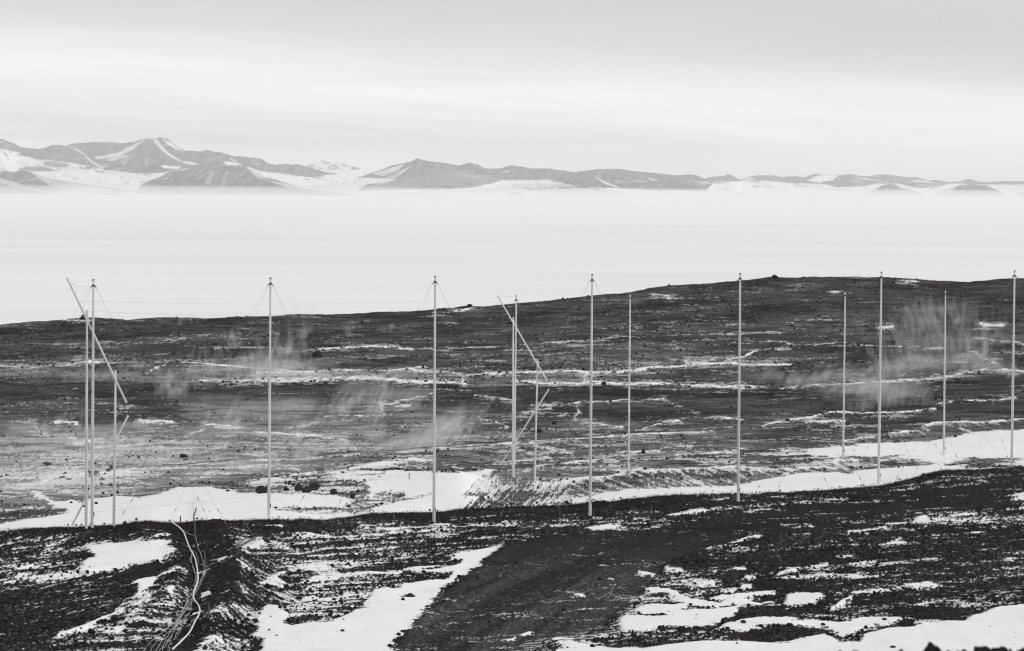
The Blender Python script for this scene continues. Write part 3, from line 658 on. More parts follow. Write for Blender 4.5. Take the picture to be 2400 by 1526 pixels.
roll_h[:I_FG0] *= np.linspace(0, 1, I_FG0)[:, None] ** 2
drift = solid * (.12 * (1 - 2 * np.abs(fbm((GX + GY * .25) / 5.0, GY / 1.5, 58, 3, .5) - .5)) +  0.16 * fbm(GX / 3.2, GY / 2.4, 57, 4, .5))
# the spoil bank right of the cables and the gully they run in
for pts, wd, hh in (([(505,1232),(530,1262),(540,1300),(552,1350),(540,1400),(505,1450),(470,1530)], 34, .55), ([(430,1242),(450,1285),(460,1340),(455,1390),(440,1430),(400,1500)], 26, -.32),
                    ([(330,1250),(400,1275),(420,1330),(395,1390),(330,1450)], 26, .30), ([(1190,1284),(1100,1365),(1010,1440),(940,1530)], 16, .28), ([(1560,1330),(1700,1285),(1990,1245),(2200,1238)], 14, .25), ([(0,1352),(200,1345),(360,1325)], 14, .25)):
    w = window(pts, 90)
    if w: roll_h[w] += hh * np.exp(-(seg_dist(GU[w], GV[w], pts, 1.6) / wd) ** 2) * (sheet[w[0]] == 0)[:, None] * sst(0, 14, GV[w] - c1[None, w[1]]) * sst(1528, 1480, GV[w])
Pz = P.copy()
Pz[..., 2] += (up + drift) * np.where(np.arange(NR) < I_FG0, 0.2, 1)[:, None] + roll_h
ground_obj = big_mesh("ground", Pz.reshape(-1, 3), grid_faces(NR, NC), M_TERR, {"snow": snow, "dust_haze": dust_haze}, smooth=True)
tag(ground_obj, kind="structure")

def ground(u, v, lift=0.0):
    """visible ground point at a photograph pixel"""
    j = int(np.clip(round((u - UU[0]) / DU), 0, NC - 1))
    col = GV[I_FG0:I_RIDGE + 1, j]
    i = int(np.argmax(col <= v)) if (col <= v).any() else len(col) - 1
    i += I_FG0
    if i == I_FG0: y = GD[i, j]
    else:
        t = (GV[i - 1, j] - v) / max(1e-6, GV[i - 1, j] - GV[i, j])
        y = GD[i - 1, j] + (GD[i, j] - GD[i - 1, j]) * min(1, max(0, t))
    p = at(u, v, y)
    p[2] += roll_h[i, j] + lift
    return p

def zground(x, y):
    z = 170.0
    for _ in range(3):
        u, v = project(np.array([x, y, z]))
        j = int(np.clip(round((float(u) - UU[0]) / DU), 0, NC - 1))
        z = float(np.interp(y, GD[:, j], Pz[:, j, 2]))
    return z

# ------------------------------------------------------------------ sea ice and mountains
def ice_material():
    m, q = new_mat("sea_ice")
    ob = q.n("ShaderNodeTexCoord").outputs["Object"]
    s = q.n("ShaderNodeSeparateXYZ"); q.l(ob, s.inputs[0])
    ly = q.m('LOGARITHM', q.m('MAXIMUM', s.outputs[1], 500.0), 2.718)
    n1 = q.noise(q.xyz(q.m('MULTIPLY', s.outputs[0], 0.00035), q.m('MULTIPLY', ly, 14.0), 0.0), 1.0, 5.0, 0.55)
    n2 = q.noise(q.xyz(q.m('MULTIPLY', s.outputs[0], 0.002), q.m('MULTIPLY', ly, 70.0), 4.0), 1.0, 4.0, 0.6)
    f = q.m('ADD', q.m('MULTIPLY', n1, 0.7), q.m('MULTIPLY', n2, 0.3))
    return finish(m, q, q.ramp(f, [(0.32, (0.79, 0.79, 0.784)), (0.5, (0.86, 0.86, 0.853)), (0.70, (0.90, 0.90, 0.892))]), 0.9, None, 0.05)
ny, nx = 60, 41
yy = np.concatenate([np.linspace(300, 2000, 10), np.geomspace(2400, 150000, ny - 10)])
xx = np.linspace(-1, 1, nx)
ice = np.stack(np.broadcast_arrays(xx[None] * (6000 + yy[:, None] * 0.6), yy[:, None], np.zeros((ny, nx))), -1)
sea = big_mesh("sea_ice", ice.reshape(-1, 3), grid_faces(ny, nx), ice_material())
tag(sea, kind="structure")

def mountain_material():
    m, q = new_mat("mountain_rock_and_snow")
    ob = q.n("ShaderNodeTexCoord").outputs["Object"]
    a = q.n("ShaderNodeAttribute", attribute_name="snow").outputs["Fac"]
    g = q.m('MULTIPLY', q.m('SUBTRACT', q.noise(ob, 0.0045, 6.0, 0.7), .28), 1.7, clamp=True)
    rock = q.mix(g, (0.016, 0.0155, 0.015, 1), (0.17, 0.167, 0.161, 1))
    return finish(m, q, q.mix(a, rock, (0.86, 0.86, 0.853, 1)), 0.9, None, 0.1)
M_MTN = mountain_material()

def smooth_line(pts, us, rough, seed):
    a = np.asarray(pts, float)
    v = np.interp(us, a[:, 0], a[:, 1])
    return v + (fbm(us / 9.0, us * 0 + seed, seed, 5, .7) - .5) * rough * 1.5

def mountain(sky, vbase, D, depth, seed, snow_mist_polys=(), rock_polys=(), cover=0.1, rough=3.0, snow_below=None, name="mountain"):
    """a range whose crest follows sky (photograph pixels) at distance D, falling toward the ice over `depth` metres"""
    u0, u1 = sky[0][0], sky[-1][0]
    us = np.arange(u0, u1 + .1, 1.6); n = len(us)
    vc = smooth_line(sky, us, rough, seed)
    vb0 = smooth_line(vbase, us, 0, seed)
    ef = sst(0, 1, np.minimum(us - u0, u1 - us) / min(26.0, (u1 - u0) * .2))
    vc = (vb0 - 1) - np.maximum(0, (vb0 - 1) - vc) * ef
    vb = np.maximum(vb0, vc + 1.0)
    nrow = 46
    t = np.linspace(0, 1, nrow)[:, None]
    prof = t ** 1.25
    V = vb - (vb - vc) * prof
    Dg = (D - depth) + depth * t
    X0 = (us - UC) / FPX * D
    spur = fbm(X0[None] / 800.0 + t * 0.6, t * 2.4 + 0 * X0, seed + 7, 6, .62) - .5
    Dg = Dg - spur * depth * 0.5 * np.sin(np.pi * np.clip(t, 0, 1)) ** .8
    Ub = np.broadcast_to(us, V.shape)
    front = at(Ub, V, Dg)
    foot = front[:1].copy(); foot[..., 2] = -2.0
    nb = 6
    tb = np.linspace(1, 0, nb + 1)[1:, None]
    ridge = front[-1]
    back = np.repeat(ridge[None], nb, 0)
    back[..., 1] += (1 - tb) * depth
    back[..., 2] = ridge[None, :, 2] * tb - 2.0 * (1 - tb)
    Vt = np.concatenate([foot, front, back])
    sn = np.zeros(V.shape)
    q = uni(fbm(Ub / 22.0 + V / 14.0, V / 7.0, seed + 3, 4, .6))
    sn = np.maximum(sn, (.35 if cover < .3 else 1.0) * sst(1 - cover - .12, 1 - cover + .12, q))
    fall = fbm(Ub / 6.0 + V / 7.0 + 1.5 * fbm(Ub / 40., V / 20., seed + 19, 2), V / 12.0, seed + 17, 4, .65)
    sn = np.maximum(sn, .17 * sst(.48, .75, fall))
    wu_, wv_ = (fbm(Ub / 14., V / 5., seed + 11, 3) - .5) * 9, (fbm(Ub / 14., V / 5., seed + 13, 3) - .5) * 4
    if snow_below is not None:
        sb = np.interp(us, *np.asarray(snow_below, float).T)
        sn = np.maximum(sn, sst(-1.5, 1.5, V + wv_ * .7 - sb))
    for k, pl in snow_mist_polys:
        sn = np.maximum(sn, k * sst(-1.2, 1.2, poly_sd(Ub + wu_ * .3, V + wv_ * .4, pl)))
    for k, pl in rock_polys:
        sn = sn * (1 - k * sst(-1.2, 1.2, poly_sd(Ub + wu_ * .5, V + wv_ * .5, pl)))
    sn = np.concatenate([sn[:1], sn, np.repeat(sn[-1:], nb, 0)])
    o = big_mesh(name, Vt.reshape(-1, 3), grid_faces(*Vt.shape[:2]), M_MTN, {"snow": sn})
    return tag(o, kind="structure")

def cr(pts, off=0): return [(x / 2 + off, y / 2 + 280) for x, y in pts]
flat = lambda v: [(-900, v - 9), (0, v), (2400, v + 20), (3300, v + 28)]
A_sky = [(-700, 345), (-400, 352), (-150, 330)] + cr([(0,88),(20,95),(40,105),(70,115),(90,130),(130,133),(180,140),(210,132),(240,122),(280,118),(305,125),(330,115),(380,108),(440,106),(510,105),(560,112),(630,105),(680,88),(720,92),(750,82),(790,95),(830,125),(870,147),(930,150),(965,143),(1000,150),(1050,158),(1100,172),(1200,180),(1225,185),(1250,205),(1290,212),(1340,208),(1400,212),(1440,222),(1500,240),(1580,257),(1700,285),(1800,330)])
mountain(A_sky, flat(446), 52000, 9000, 1,
  snow_below=[(-700, 372)] + cr([(0,152),(60,165),(110,170),(200,188),(330,203),(430,222),(490,236),(580,246),(700,256),(770,250),(815,238),(900,300),(1150,300),(1160,222),(1230,245),(1330,252),(1450,258),(1560,258),(1800,258)]),
  snow_mist_polys=[(1, cr([(0,138),(60,148),(100,160),(60,170),(0,165)])), (1, cr([(715,95),(735,90),(760,130),(800,165),(850,195),(900,200),(940,210),(900,213),(840,197),(780,162),(738,125)])),
     (.9, cr([(755,85),(790,103),(830,130),(862,149),(830,142),(785,118)])), (.8, cr([(440,175),(540,160),(600,130),(685,90),(660,112),(620,142),(560,172),(460,187)])),
     (.85, cr([(318,128),(360,135),(400,165),(440,200),(495,230),(470,228),(425,200),(390,165),(352,140)])), (1, cr([(750,215),(850,221),(835,231),(760,229)])),
     (1, cr([(1045,195),(1110,203),(1140,218),(1060,212)])), (.7, cr([(1070,180),(1085,182),(1115,200),(1100,200)])), (.7, cr([(490,190),(590,165),(600,172),(520,196)])), (.8, cr([(928,148),(965,143),(950,152)])),
     (.35, cr([(560,190),(590,175),(600,200),(580,215)])), (.3, cr([(680,180),(700,175),(690,215),(675,215)]))],
  rock_polys=[(.9, cr([(80,235),(120,222),(200,220),(250,235),(280,244),(100,242)])), (.8, cr([(205,195),(300,203),(335,215),(310,225),(260,226),(205,214)])), (.9, cr([(160,178),(210,168),(235,180),(190,190)])),
     (.85, cr([(570,240),(600,228),(720,225),(800,230),(760,250),(640,253)])), (.9, cr([(1310,254),(1360,246),(1440,248),(1500,255),(1520,268),(1440,271)])), (.6, cr([(1430,240),(1520,238),(1590,255),(1500,255)]))], cover=.06)
mountain([(-700, 420), (-300, 395)] + cr([(0,240),(60,245),(110,240),(150,248),(180,265),(230,275),(300,285),(360,300),(450,310),(520,325),(600,352)]), flat(452), 41000, 4500, 2,
  snow_mist_polys=[(.55, cr([(150,250),(300,284),(480,316),(420,335),(250,318),(180,275)])), (.6, cr([(0,275),(80,295),(160,330),(90,320),(0,300)])), (.7, cr([(330,320),(480,318),(560,345),(200,352)]))], cover=.14, rough=2.5)
mountain(cr([(600,352),(635,335),(645,322),(680,295),(720,280),(760,265),(800,241),(830,236),(880,226),(960,220),(1040,217),(1120,218),(1150,225),(1180,240),(1210,262),(1260,275),(1300,285),(1350,300),(1400,318),(1480,333),(1600,344),(1700,352)]), flat(452), 42500, 4500, 3,
  snow_mist_polys=[(.28, cr([(960,300),(985,240),(1005,240),(985,310)])), (.25, cr([(1020,330),(1060,240),(1075,245),(1050,335)])), (.8, cr([(800,240),(830,236),(900,226),(860,238)])), (.5, cr([(1155,228),(1215,262),(1260,280),(1210,275)])), (.6, cr([(1250,285),(1350,300),(1450,330),(1350,320)])), (.7, cr([(740,280),(800,272),(780,280)]))], cover=.05, rough=1.8)
mountain(cr([(1380,240),(1430,213),(1500,190),(1540,198),(1600,205),(1650,220),(1700,233),(1790,238),(1900,245)]), flat(440), 66000, 9000, 4, cover=.72, rough=2.5, snow_below=cr([(1380,230),(1900,240)]),
  rock_polys=[(.7, cr([(1500,190),(1560,205),(1520,212)])), (.7, cr([(1590,203),(1650,222),(1610,222)]))])
F_sky = cr([(1500,300),(1620,285),(1690,270),(1760,245),(1840,215),(1890,205),(1920,200),(1955,183),(2000,195),(2060,200),(2150,215),(2180,208),(2200,202),(2240,210),(2270,228),(2340,230),(2400,215)]) + cr([(50,222),(100,230),(180,230),(250,240),(290,247),(330,242),(380,235),(440,232),(510,233),(560,240),(620,248),(700,253),(760,262),(830,258),(870,262),(920,285),(960,298),(1040,305),(1100,330)], 1200)
mountain(F_sky, flat(448), 49000, 7000, 5, snow_below=cr([(1500,290),(1620,275),(1700,272),(1830,278),(1900,285),(2400,283)]) + cr([(60,284),(180,283),(300,300),(560,340),(900,340),(940,300),(1100,300)], 1200),
  snow_mist_polys=[(.75, cr([(1740,255),(1850,222),(1900,206),(1870,235),(1800,265)])), (.6, cr([(1800,275),(1880,240),(1930,215),(1900,245),(1850,275)])), (1, cr([(570,291),(640,270),(700,290),(640,295)], 1200) if False else cr([(630,268),(690,290),(650,283)], 1200)), (.8, cr([(560,288),(640,289),(600,293)], 1200)), (.8, cr([(820,280),(900,300),(950,300),(870,290)], 1200)), (.7, cr([(2340,245),(2400,240),(2380,250)]))], cover=.05, rough=2.2)
mountain(cr([(1600,352),(1670,338),(1700,318),(1720,305),(1800,293),(1900,275),(1980,265),(2040,246),(2100,240),(2160,238),(2220,250),(2290,265),(2350,280)]) + cr([(20,292),(120,300),(200,284),(240,262),(290,250),(340,252),(380,265),(440,290),(500,316),(560,333),(700,352),(860,368)], 1200), flat(455), 42500, 4000, 6,
  snow_below=cr([(1600,340),(1740,333),(1900,328),(2100,328),(2200,320),(2300,300),(2350,285)]) + cr([(60,290),(180,288),(280,305),(360,318),(460,322),(860,330)], 1200),
  snow_mist_polys=[(.7, cr([(375,262),(500,318),(530,330),(440,305)], 1200)), (.6, cr([(1700,320),(1820,290),(1830,298)])), (.35, cr([(2100,245),(2250,265),(2300,290),(2150,262)])), (.22, cr([(1660,340),(1800,291),(2040,243),(2170,236),(2400,290),(2400,340)]))], rock_polys=[(.25, cr([(1740,350),(2400,320),(2400,335),(1740,358)])), (.25, cr([(0,300),(300,310),(600,345),(300,355),(0,340)], 1200))], cover=.06, rough=2.6)  # last pale polygon covers the whole hill: mist painted into its colour
mountain(cr([(540,331),(640,291),(700,288),(760,291),(860,310),(940,330),(1040,342)], 1200), flat(450), 46000, 3000, 7, cover=.05, rough=1.6)
mountain(cr([(820,335),(880,290),(920,270),(960,268),(1000,262),(1015,254),(1030,262),(1060,278),(1080,290),(1160,310),(1260,338)], 1200), flat(440), 56000, 5000, 8, cover=.06, rough=1.6, snow_below=cr([(820,286),(1000,292),(1260,290)], 1200))
K_sky = cr([(780,335),(1000,305),(1040,300),(1080,275),(1110,268),(1160,262),(1220,262),(1260,270),(1340,265),(1370,272),(1420,253),(1470,262),(1540,262),(1590,257),(1640,265),(1680,265),(1720,258),(1770,260),(1850,272),(1900,270),(1950,285),(2000,285),(2050,292),(2110,290),(2140,277),(2180,290),(2230,295),(2300,288),(2400,290),(2600,280),(2900,292),(3300,275),(3900,290)], 1200)
mountain(K_sky, flat(440), 59000, 7000, 9, cover=.08, rough=2.0, snow_below=cr([(780,282),(1040,282),(1230,290),(1330,300),(1480,305),(1520,318),(1640,312),(1720,300),(1800,300),(1900,320),(2000,315),(2060,300),(2200,305),(2400,305),(3900,310)], 1200),
  snow_mist_polys=[(1, cr([(1380,285),(1440,262),(1530,265),(1500,285),(1440,297)], 1200)), (.9, cr([(1600,270),(1660,275),(1750,292),(1680,285)], 1200)), (.6, cr([(1070,272),(1110,268),(1160,290),(1110,292)], 1200)), (.7, cr([(1860,282),(1940,285),(1990,300),(1900,295)], 1200))], rock_polys=[(.8, cr([(1110,292),(1140,282),(1165,294)], 1200))])
for k, pts in enumerate([[(1660,352),(1690,338),(1740,308),(1780,300),(1830,315),(1900,338),(1960,350)], [(1990,350),(2030,335),(2090,310),(2150,304),(2220,309),(2290,338),(2340,350)], [(2360,350),(2450,330),(2560,320),(2700,335),(2800,352)]]):
    mountain(cr(pts, 1200), flat(440 + 7), 52000, 2500, 20 + k, cover=.10, rough=1.2, snow_mist_polys=[(.8, cr([(1790,302),(1830,315),(1900,338),(1830,325)], 1200)), (.8, cr([(2010,335),(2090,310),(2060,335)], 1200))])
# low glacier foot: the bright tongue on the right
mountain(cr([(420,330),(540,327),(700,331),(900,334),(1200,340),(1500,353),(1660,366),(1720,374)], 1200), flat(455), 43500, 2500, 31, cover=.97, rough=.8, name="glacier")

# haze: one even box of air round everything
hz = MB(); hz.box((0, 38000, 404), (90000, 96000, 812))
m_hz, q = new_mat("haze_air")
pv = q.n("ShaderNodeVolumePrincipled")
pv.inputs["Color"].default_value = (0.995, 0.995, 0.99, 1)
pv.inputs["Density"].default_value = 1.38e-5
pv.inputs["Anisotropy"].default_value = 0.0
om = q.n("ShaderNodeOutputMaterial"); q.l(pv.outputs[0], om.inputs["Volume"])
haze = hz.build("haze", m_hz)
tag(haze, kind="stuff")

# snow blowing low over the far sea ice
ms = MB(); ms.box((0, 39000, 45), (60000, 50000, 88))
m_ms, q = new_mat("blown_snow_air")
pv = q.n("ShaderNodeVolumePrincipled")
pv.inputs["Color"].default_value = (0.995, 0.995, 0.99, 1)
pv.inputs["Density"].default_value = 9e-5
om = q.n("ShaderNodeOutputMaterial"); q.l(pv.outputs[0], om.inputs["Volume"])
tag(ms.build("mist", m_ms), kind="stuff")

#@@OBJECTS@@
rng = np.random.default_rng(7)
R = random.Random(5)

# ------------------------------------------------------------------ masts
def mast_depth(k, back=False):
    return (449 + 9.5 * k) if back else (320 + 10 * k)

def pole_mesh(mb, foot, top, r0, r1, joints=7):
    foot, top = Vector(foot), Vector(top)
    ax = top - foot; L = ax.length; ax.normalize()
    pts, rr = [], []
    for i in range(joints):
        r = r0 + (r1 - r0) * i / (joints - 1)
        a, c = L * i / joints, L * (i + 1) / joints
        pts += [foot + ax * (a + .03), foot + ax * (c - .06), foot + ax * (c - .055), foot + ax * (c + .025)]
        rr += [r, r, r + .006, r + .006]
    pts[0] = foot
    pts[-2] = foot + ax * (L - .003); pts[-1] = top; rr[-1] = rr[-2] = rr[-3]
    mb.tube(pts, rr, 14)

MASTS = [  # top pixel, foot pixel, position along its row, back row
 ((219, 657), (216, 1236), 0, 0), ((634, 653), (630, 1217), 1, 0), ((1020, 649), (1017, 1229), 2, 0), ((1388, 645), (1383, 1205), 3, 0),
 ((1735, 642), (1730, 1179), 4, 0), ((2066, 639), (2059, 1137), 5, 0), ((2378, 636), (2371, 1098), 6, 0),
 ((1210, 694), (1205, 1117), 0, 1), ((1477, 690), (1473, 1105), 1, 1), ((1981, 684), (1976, 1078), 3, 1), ((2216, 681), (2212, 1073), 4, 1)]
MAST_LABEL = [
 "tall pale mast beside the upper and lower leaning booms, leftmost of the front row",
 "tall pale mast with dark boulders just behind its foot, second of the front row",
 "tall pale mast standing on the dark near crest left of the middle boom frame",
 "tall pale mast just right of the middle boom frame, its top against white ice",
 "tall pale mast rooted in dark gravel below the hilltop cairn",
 "tall pale mast rising from the dark crest, just right of the tyre",
 "tall pale mast at the right edge of the view, farthest of the front row",
 "slimmer back-row mast behind the middle leaning boom, standing on the stony bench",
 "slimmer back-row mast on the stony bench beside the small upright boulder",
 "slimmer back-row mast with the tyre lying beside it and a broken bracket near its foot",
 "slimmer back-row mast standing in blowing snow, rightmost of the back row"]
CROWNS = []
for (tp, fp, k, back), lab in zip(MASTS, MAST_LABEL):
    Y = mast_depth(k, back)
    top = at(*tp, Y); foot = at(*fp, Y)
    x, y = foot[0], foot[1]
    foot[2] = min(foot[2], zground(x, y)) - 0.5
    foot[0] = top[0]                                     # the mast stands plumb
    foot[0] += (at(*fp, Y)[0] - top[0])
    org = (foot[0], foot[1], foot[2] + .5)
    root = thing("antenna_mast", lab, "mast", org, "tall masts of the back row" if back else "tall masts of the front row")
    mb = MB(); pole_mesh(mb, foot, top, *((.132, .082) if back else (.138, .088)), 8); mb.build("pole", M_MAST, root, org)
    tz = Vector(top)
    mb = MB()
    mb.tube([tz - Vector((0, 0, .02)), tz + Vector((0, 0, .09))], .090, 12); mb.build('mast_cap', M_STEEL, root, org); mb = MB()
    mb.tube([tz - Vector((0, 0, .52)), tz - Vector((0, 0, .36))], .098, 12)
    lugs = []
    for sx, sy in ((-1, -.5), (-1, .6), (1, -.5), (1, .6)):
        a = tz + Vector((sx * .07, sy * .07, -.38)); c = tz + Vector((sx * .25, sy * .18, -.66))
        mb.tube([a, c], [.036, .026], 6); lugs.append(c)
    mb.build("head_collar", M_STEEL, root, org)
    for (sx, sy), lug in zip(((-12.6, -6.0), (-9.6, 7.5), (12.2, -6.0), (9.2, 7.5)), lugs):
        ax_, ay = foot[0] + sx, foot[1] + sy
        az_ = zground(ax_, ay)
        end = Vector((ax_, ay, az_ - .15))
        mb = MB()
        pts = [lug.lerp(end, t) - Vector((0, 0, .55 * 4 * t * (1 - t) * .35)) for t in np.linspace(0, 1, 9)]
        mb.tube(pts, .0055, 4)
        for t in (.895, .945):
            p = lug.lerp(end, t) - Vector((0, 0, .55 * 4 * t * (1 - t) * .35)); dlt = (end - lug).normalized()
            mb.tube([p - dlt * .22, p - dlt * .1, p + dlt * .1, p + dlt * .22], [.010, .034, .034, .010], 6)
        mb.build("guy_wire", M_WIRE, root, org)
    # lapped plates and step fittings on the shaft
    fz = Vector(foot)
    for t in (.40, .45, .55, .58):
        mb = MB()
        c = fz.lerp(tz, t) + Vector((-.125 + .045 * t, -.03, 0))
        mb.box(c, (.06, .09, .85))
        mb.build("joint_plate", M_MAST, root, org)
    mb = MB()
    c = fz.lerp(tz, .075)
    mb.tube([c - Vector((0, 0, .05)), c + Vector((0, 0, .05))], .135, 14)
    mb.build("foot_clamp", M_MAST, root, org)
    mb = MB(); mb.box(c + Vector((.145, -.06, .1)), (.07, .08, .34)); mb.build("winch_box", M_STEEL, root, org)
    CROWNS.append(top)

def short_mast(tp, fp, Y, r, lab):
    top = at(*tp, Y); foot = at(*fp, Y); foot[2] = min(foot[2], zground(foot[0], foot[1])) - .4
    root = thing("boom_post", lab, "post", tuple(foot), "shorter posts that carry the leaning booms")
    mb = MB(); pole_mesh(mb, foot, top, r, r * .68, 6); mb.build("pole", M_MAST, root, foot)
    return root, Vector(foot), Vector(top)

def boom(pa, pb, Ya, Yb, r, lab, brackets):
    a, c = Vector(at(*pa, Ya)), Vector(at(*pb, Yb))
    mid = a.lerp(c, .5)
    root = thing("antenna_boom", lab, "boom", mid, "leaning booms of the boom frames")
    mb = MB(); mb.tube([a, a.lerp(c, .02), a.lerp(c, .98), c], r, 12); mb.build("tube", M_MAST, root, mid, True)
    mb = MB()
    ax = (c - a).normalized()
    mb.tube([a - ax * .05, a + ax * .16], r + .01, 12); mb.build("end_band", M_MAST, root, mid)
    mb = MB(); mb.tube([c - ax * .16, c + ax * .05], r + .01, 12); mb.build("end_band", M_MAST, root, mid)
    for t, to in brackets:
        p = a.lerp(c, t); mb = MB()
        mb.tube([p - ax * .3, p + ax * .3], r + .022, 12)
        mb.box(p + Vector((.09, to * .14, .04)), (.24, .26, .24))
        mb.build("clamp", M_MAST, root, mid)
    return a, c

short_mast((204, 727), (202, 1237), 319.5, .128, "shorter post under the upper boom, leftmost of the left boom frame")
short_mast((271, 868), (267, 1236), 322, .13, "lower post standing apart on the right of the left boom frame")
short_mast((1203, 743), (1202, 1128), 447, .128, "shorter post close against the back-row mast in the middle boom frame")
short_mast((1260, 842), (1253, 1137), 446, .125, "lower post on the bench, rightmost of the middle boom frame")
b1 = boom((158, 653), (296, 943), 319.2, 321.6, .088, "long leaning boom crossing the leftmost mast, its high end against the ice", [(.30, 1), (.77, 1)])
b2 = boom((300, 975), (170, 1229), 322.5, 320.0, .086, "lower leaning boom of the left frame, its foot above the snow", [(.22, -1), (.73, -1)])
b3 = boom((1166, 693), (1282, 892), 446.6, 445.7, .086, "upper leaning boom of the middle frame reaching from ice to hillside", [(.31, 1), (.80, 1)])
b4 = boom((1286, 913), (1173, 1090), 446.4, 447.4, .084, "lower leaning boom of the middle frame over the bench", [(.25, -1), (.68, -1)])

def wire(name, lab, a, c, sag, r=.0050, hang=()):
    a, c = Vector(a), Vector(c); mid = a.lerp(c, .5)
    mb = MB(); mb.tube([a.lerp(c, t) - Vector((0, 0, sag * 4 * t * (1 - t))) for t in np.linspace(0, 1, 25)], r, 4)
    o = mb.build(name, M_WIRE, None, mid)
    return tag(o, lab, "wire", "antenna wires strung between the booms")
wire("antenna_wire", "upper thin wire strung from the left boom to the middle frame across the ice", b1[0].lerp(b1[1], .18), CROWNS[7], .55)
wire("antenna_wire", "second thin wire from the left boom to the middle boom, just above the ridge", b1[0].lerp(b1[1], .26), b3[0].lerp(b3[1], .14), .7)
wire("antenna_wire", "short slack wire from the top of the left boom to the leftmost mast", b1[0].lerp(b1[1], .015), Vector(at(212, 667, 320)), .35, .011)
wire("antenna_wire", "faint line hanging from the middle boom's high end", b3[0].lerp(b3[1], .10), Vector(at(1181, 780, 446)), .1, .009)
wire("antenna_wire", "low wire between the two lower booms over the snow", b2[0].lerp(b2[1], .9), b4[0].lerp(b4[1], .9), .6, .007)

# ------------------------------------------------------------------ boulders
def ico(n):
    import bmesh
    bm = bmesh.new(); bmesh.ops.create_icosphere(bm, subdivisions=n, radius=1)
    v = np.array([x.co[:] for x in bm.verts]); f = np.array([[y.index for y in x.verts] for x in bm.faces]); bm.free()
    return v, f
ICO1, ICO2, ICO3 = ico(1), ico(2), ico(4)

def rock_shape(seed, ico_=ICO3, cuts=9, rough=.16):
    r = np.random.default_rng(seed)
    v = ico_[0].copy()
    for _ in range(cuts):                                  # flat fracture faces
        n = r.normal(size=3); n[2] = abs(n[2]) * .8 + .05 if r.random() < .75 else n[2]; n /= np.linalg.norm(n)
        d = v @ n; lim = r.uniform(.52, .86)
        v = v - np.maximum(0, d - lim)[:, None] * n * .96
    w = fbm(v[:, 0] * 2.2 + 3 * v[:, 2] + seed, v[:, 1] * 2.2 + 1.7 * v[:, 2], seed, 4, .6) - .5
    return v * (1 + rough * 2 * w)[:, None]

def boulder(name, lab, cat, u, v, w, h, seed, group, depth=None, mat=None, sink=.12, cuts=9, Y=None):
    w, h = w * 1.12, h * 1.12
    p = ground(u, v) if Y is None else at(u, v, Y)
    s = p[1] / FPX
    sx, sz = w * s / 2, h * s / (2 - sink * 1.0)
    sy = (depth or .85) * (sx + sz) / 2 * 1.15
    vs = rock_shape(seed, cuts=cuts)
    vs = vs / np.abs(vs).max(0)
    vs = vs * np.array([sx, sy, sz]) + np.array([0, 0, sz * (1 - sink * 2)])
    p = p + np.array([0, sy * .5, -0.02])
    p[2] = zground(p[0], p[1]) if Y is None else p[2]
    o = mesh_obj(name, vs, ICO3[1], mat or M_ROCK, None, False)
    o.location = p
    return tag(o, lab, cat, group)

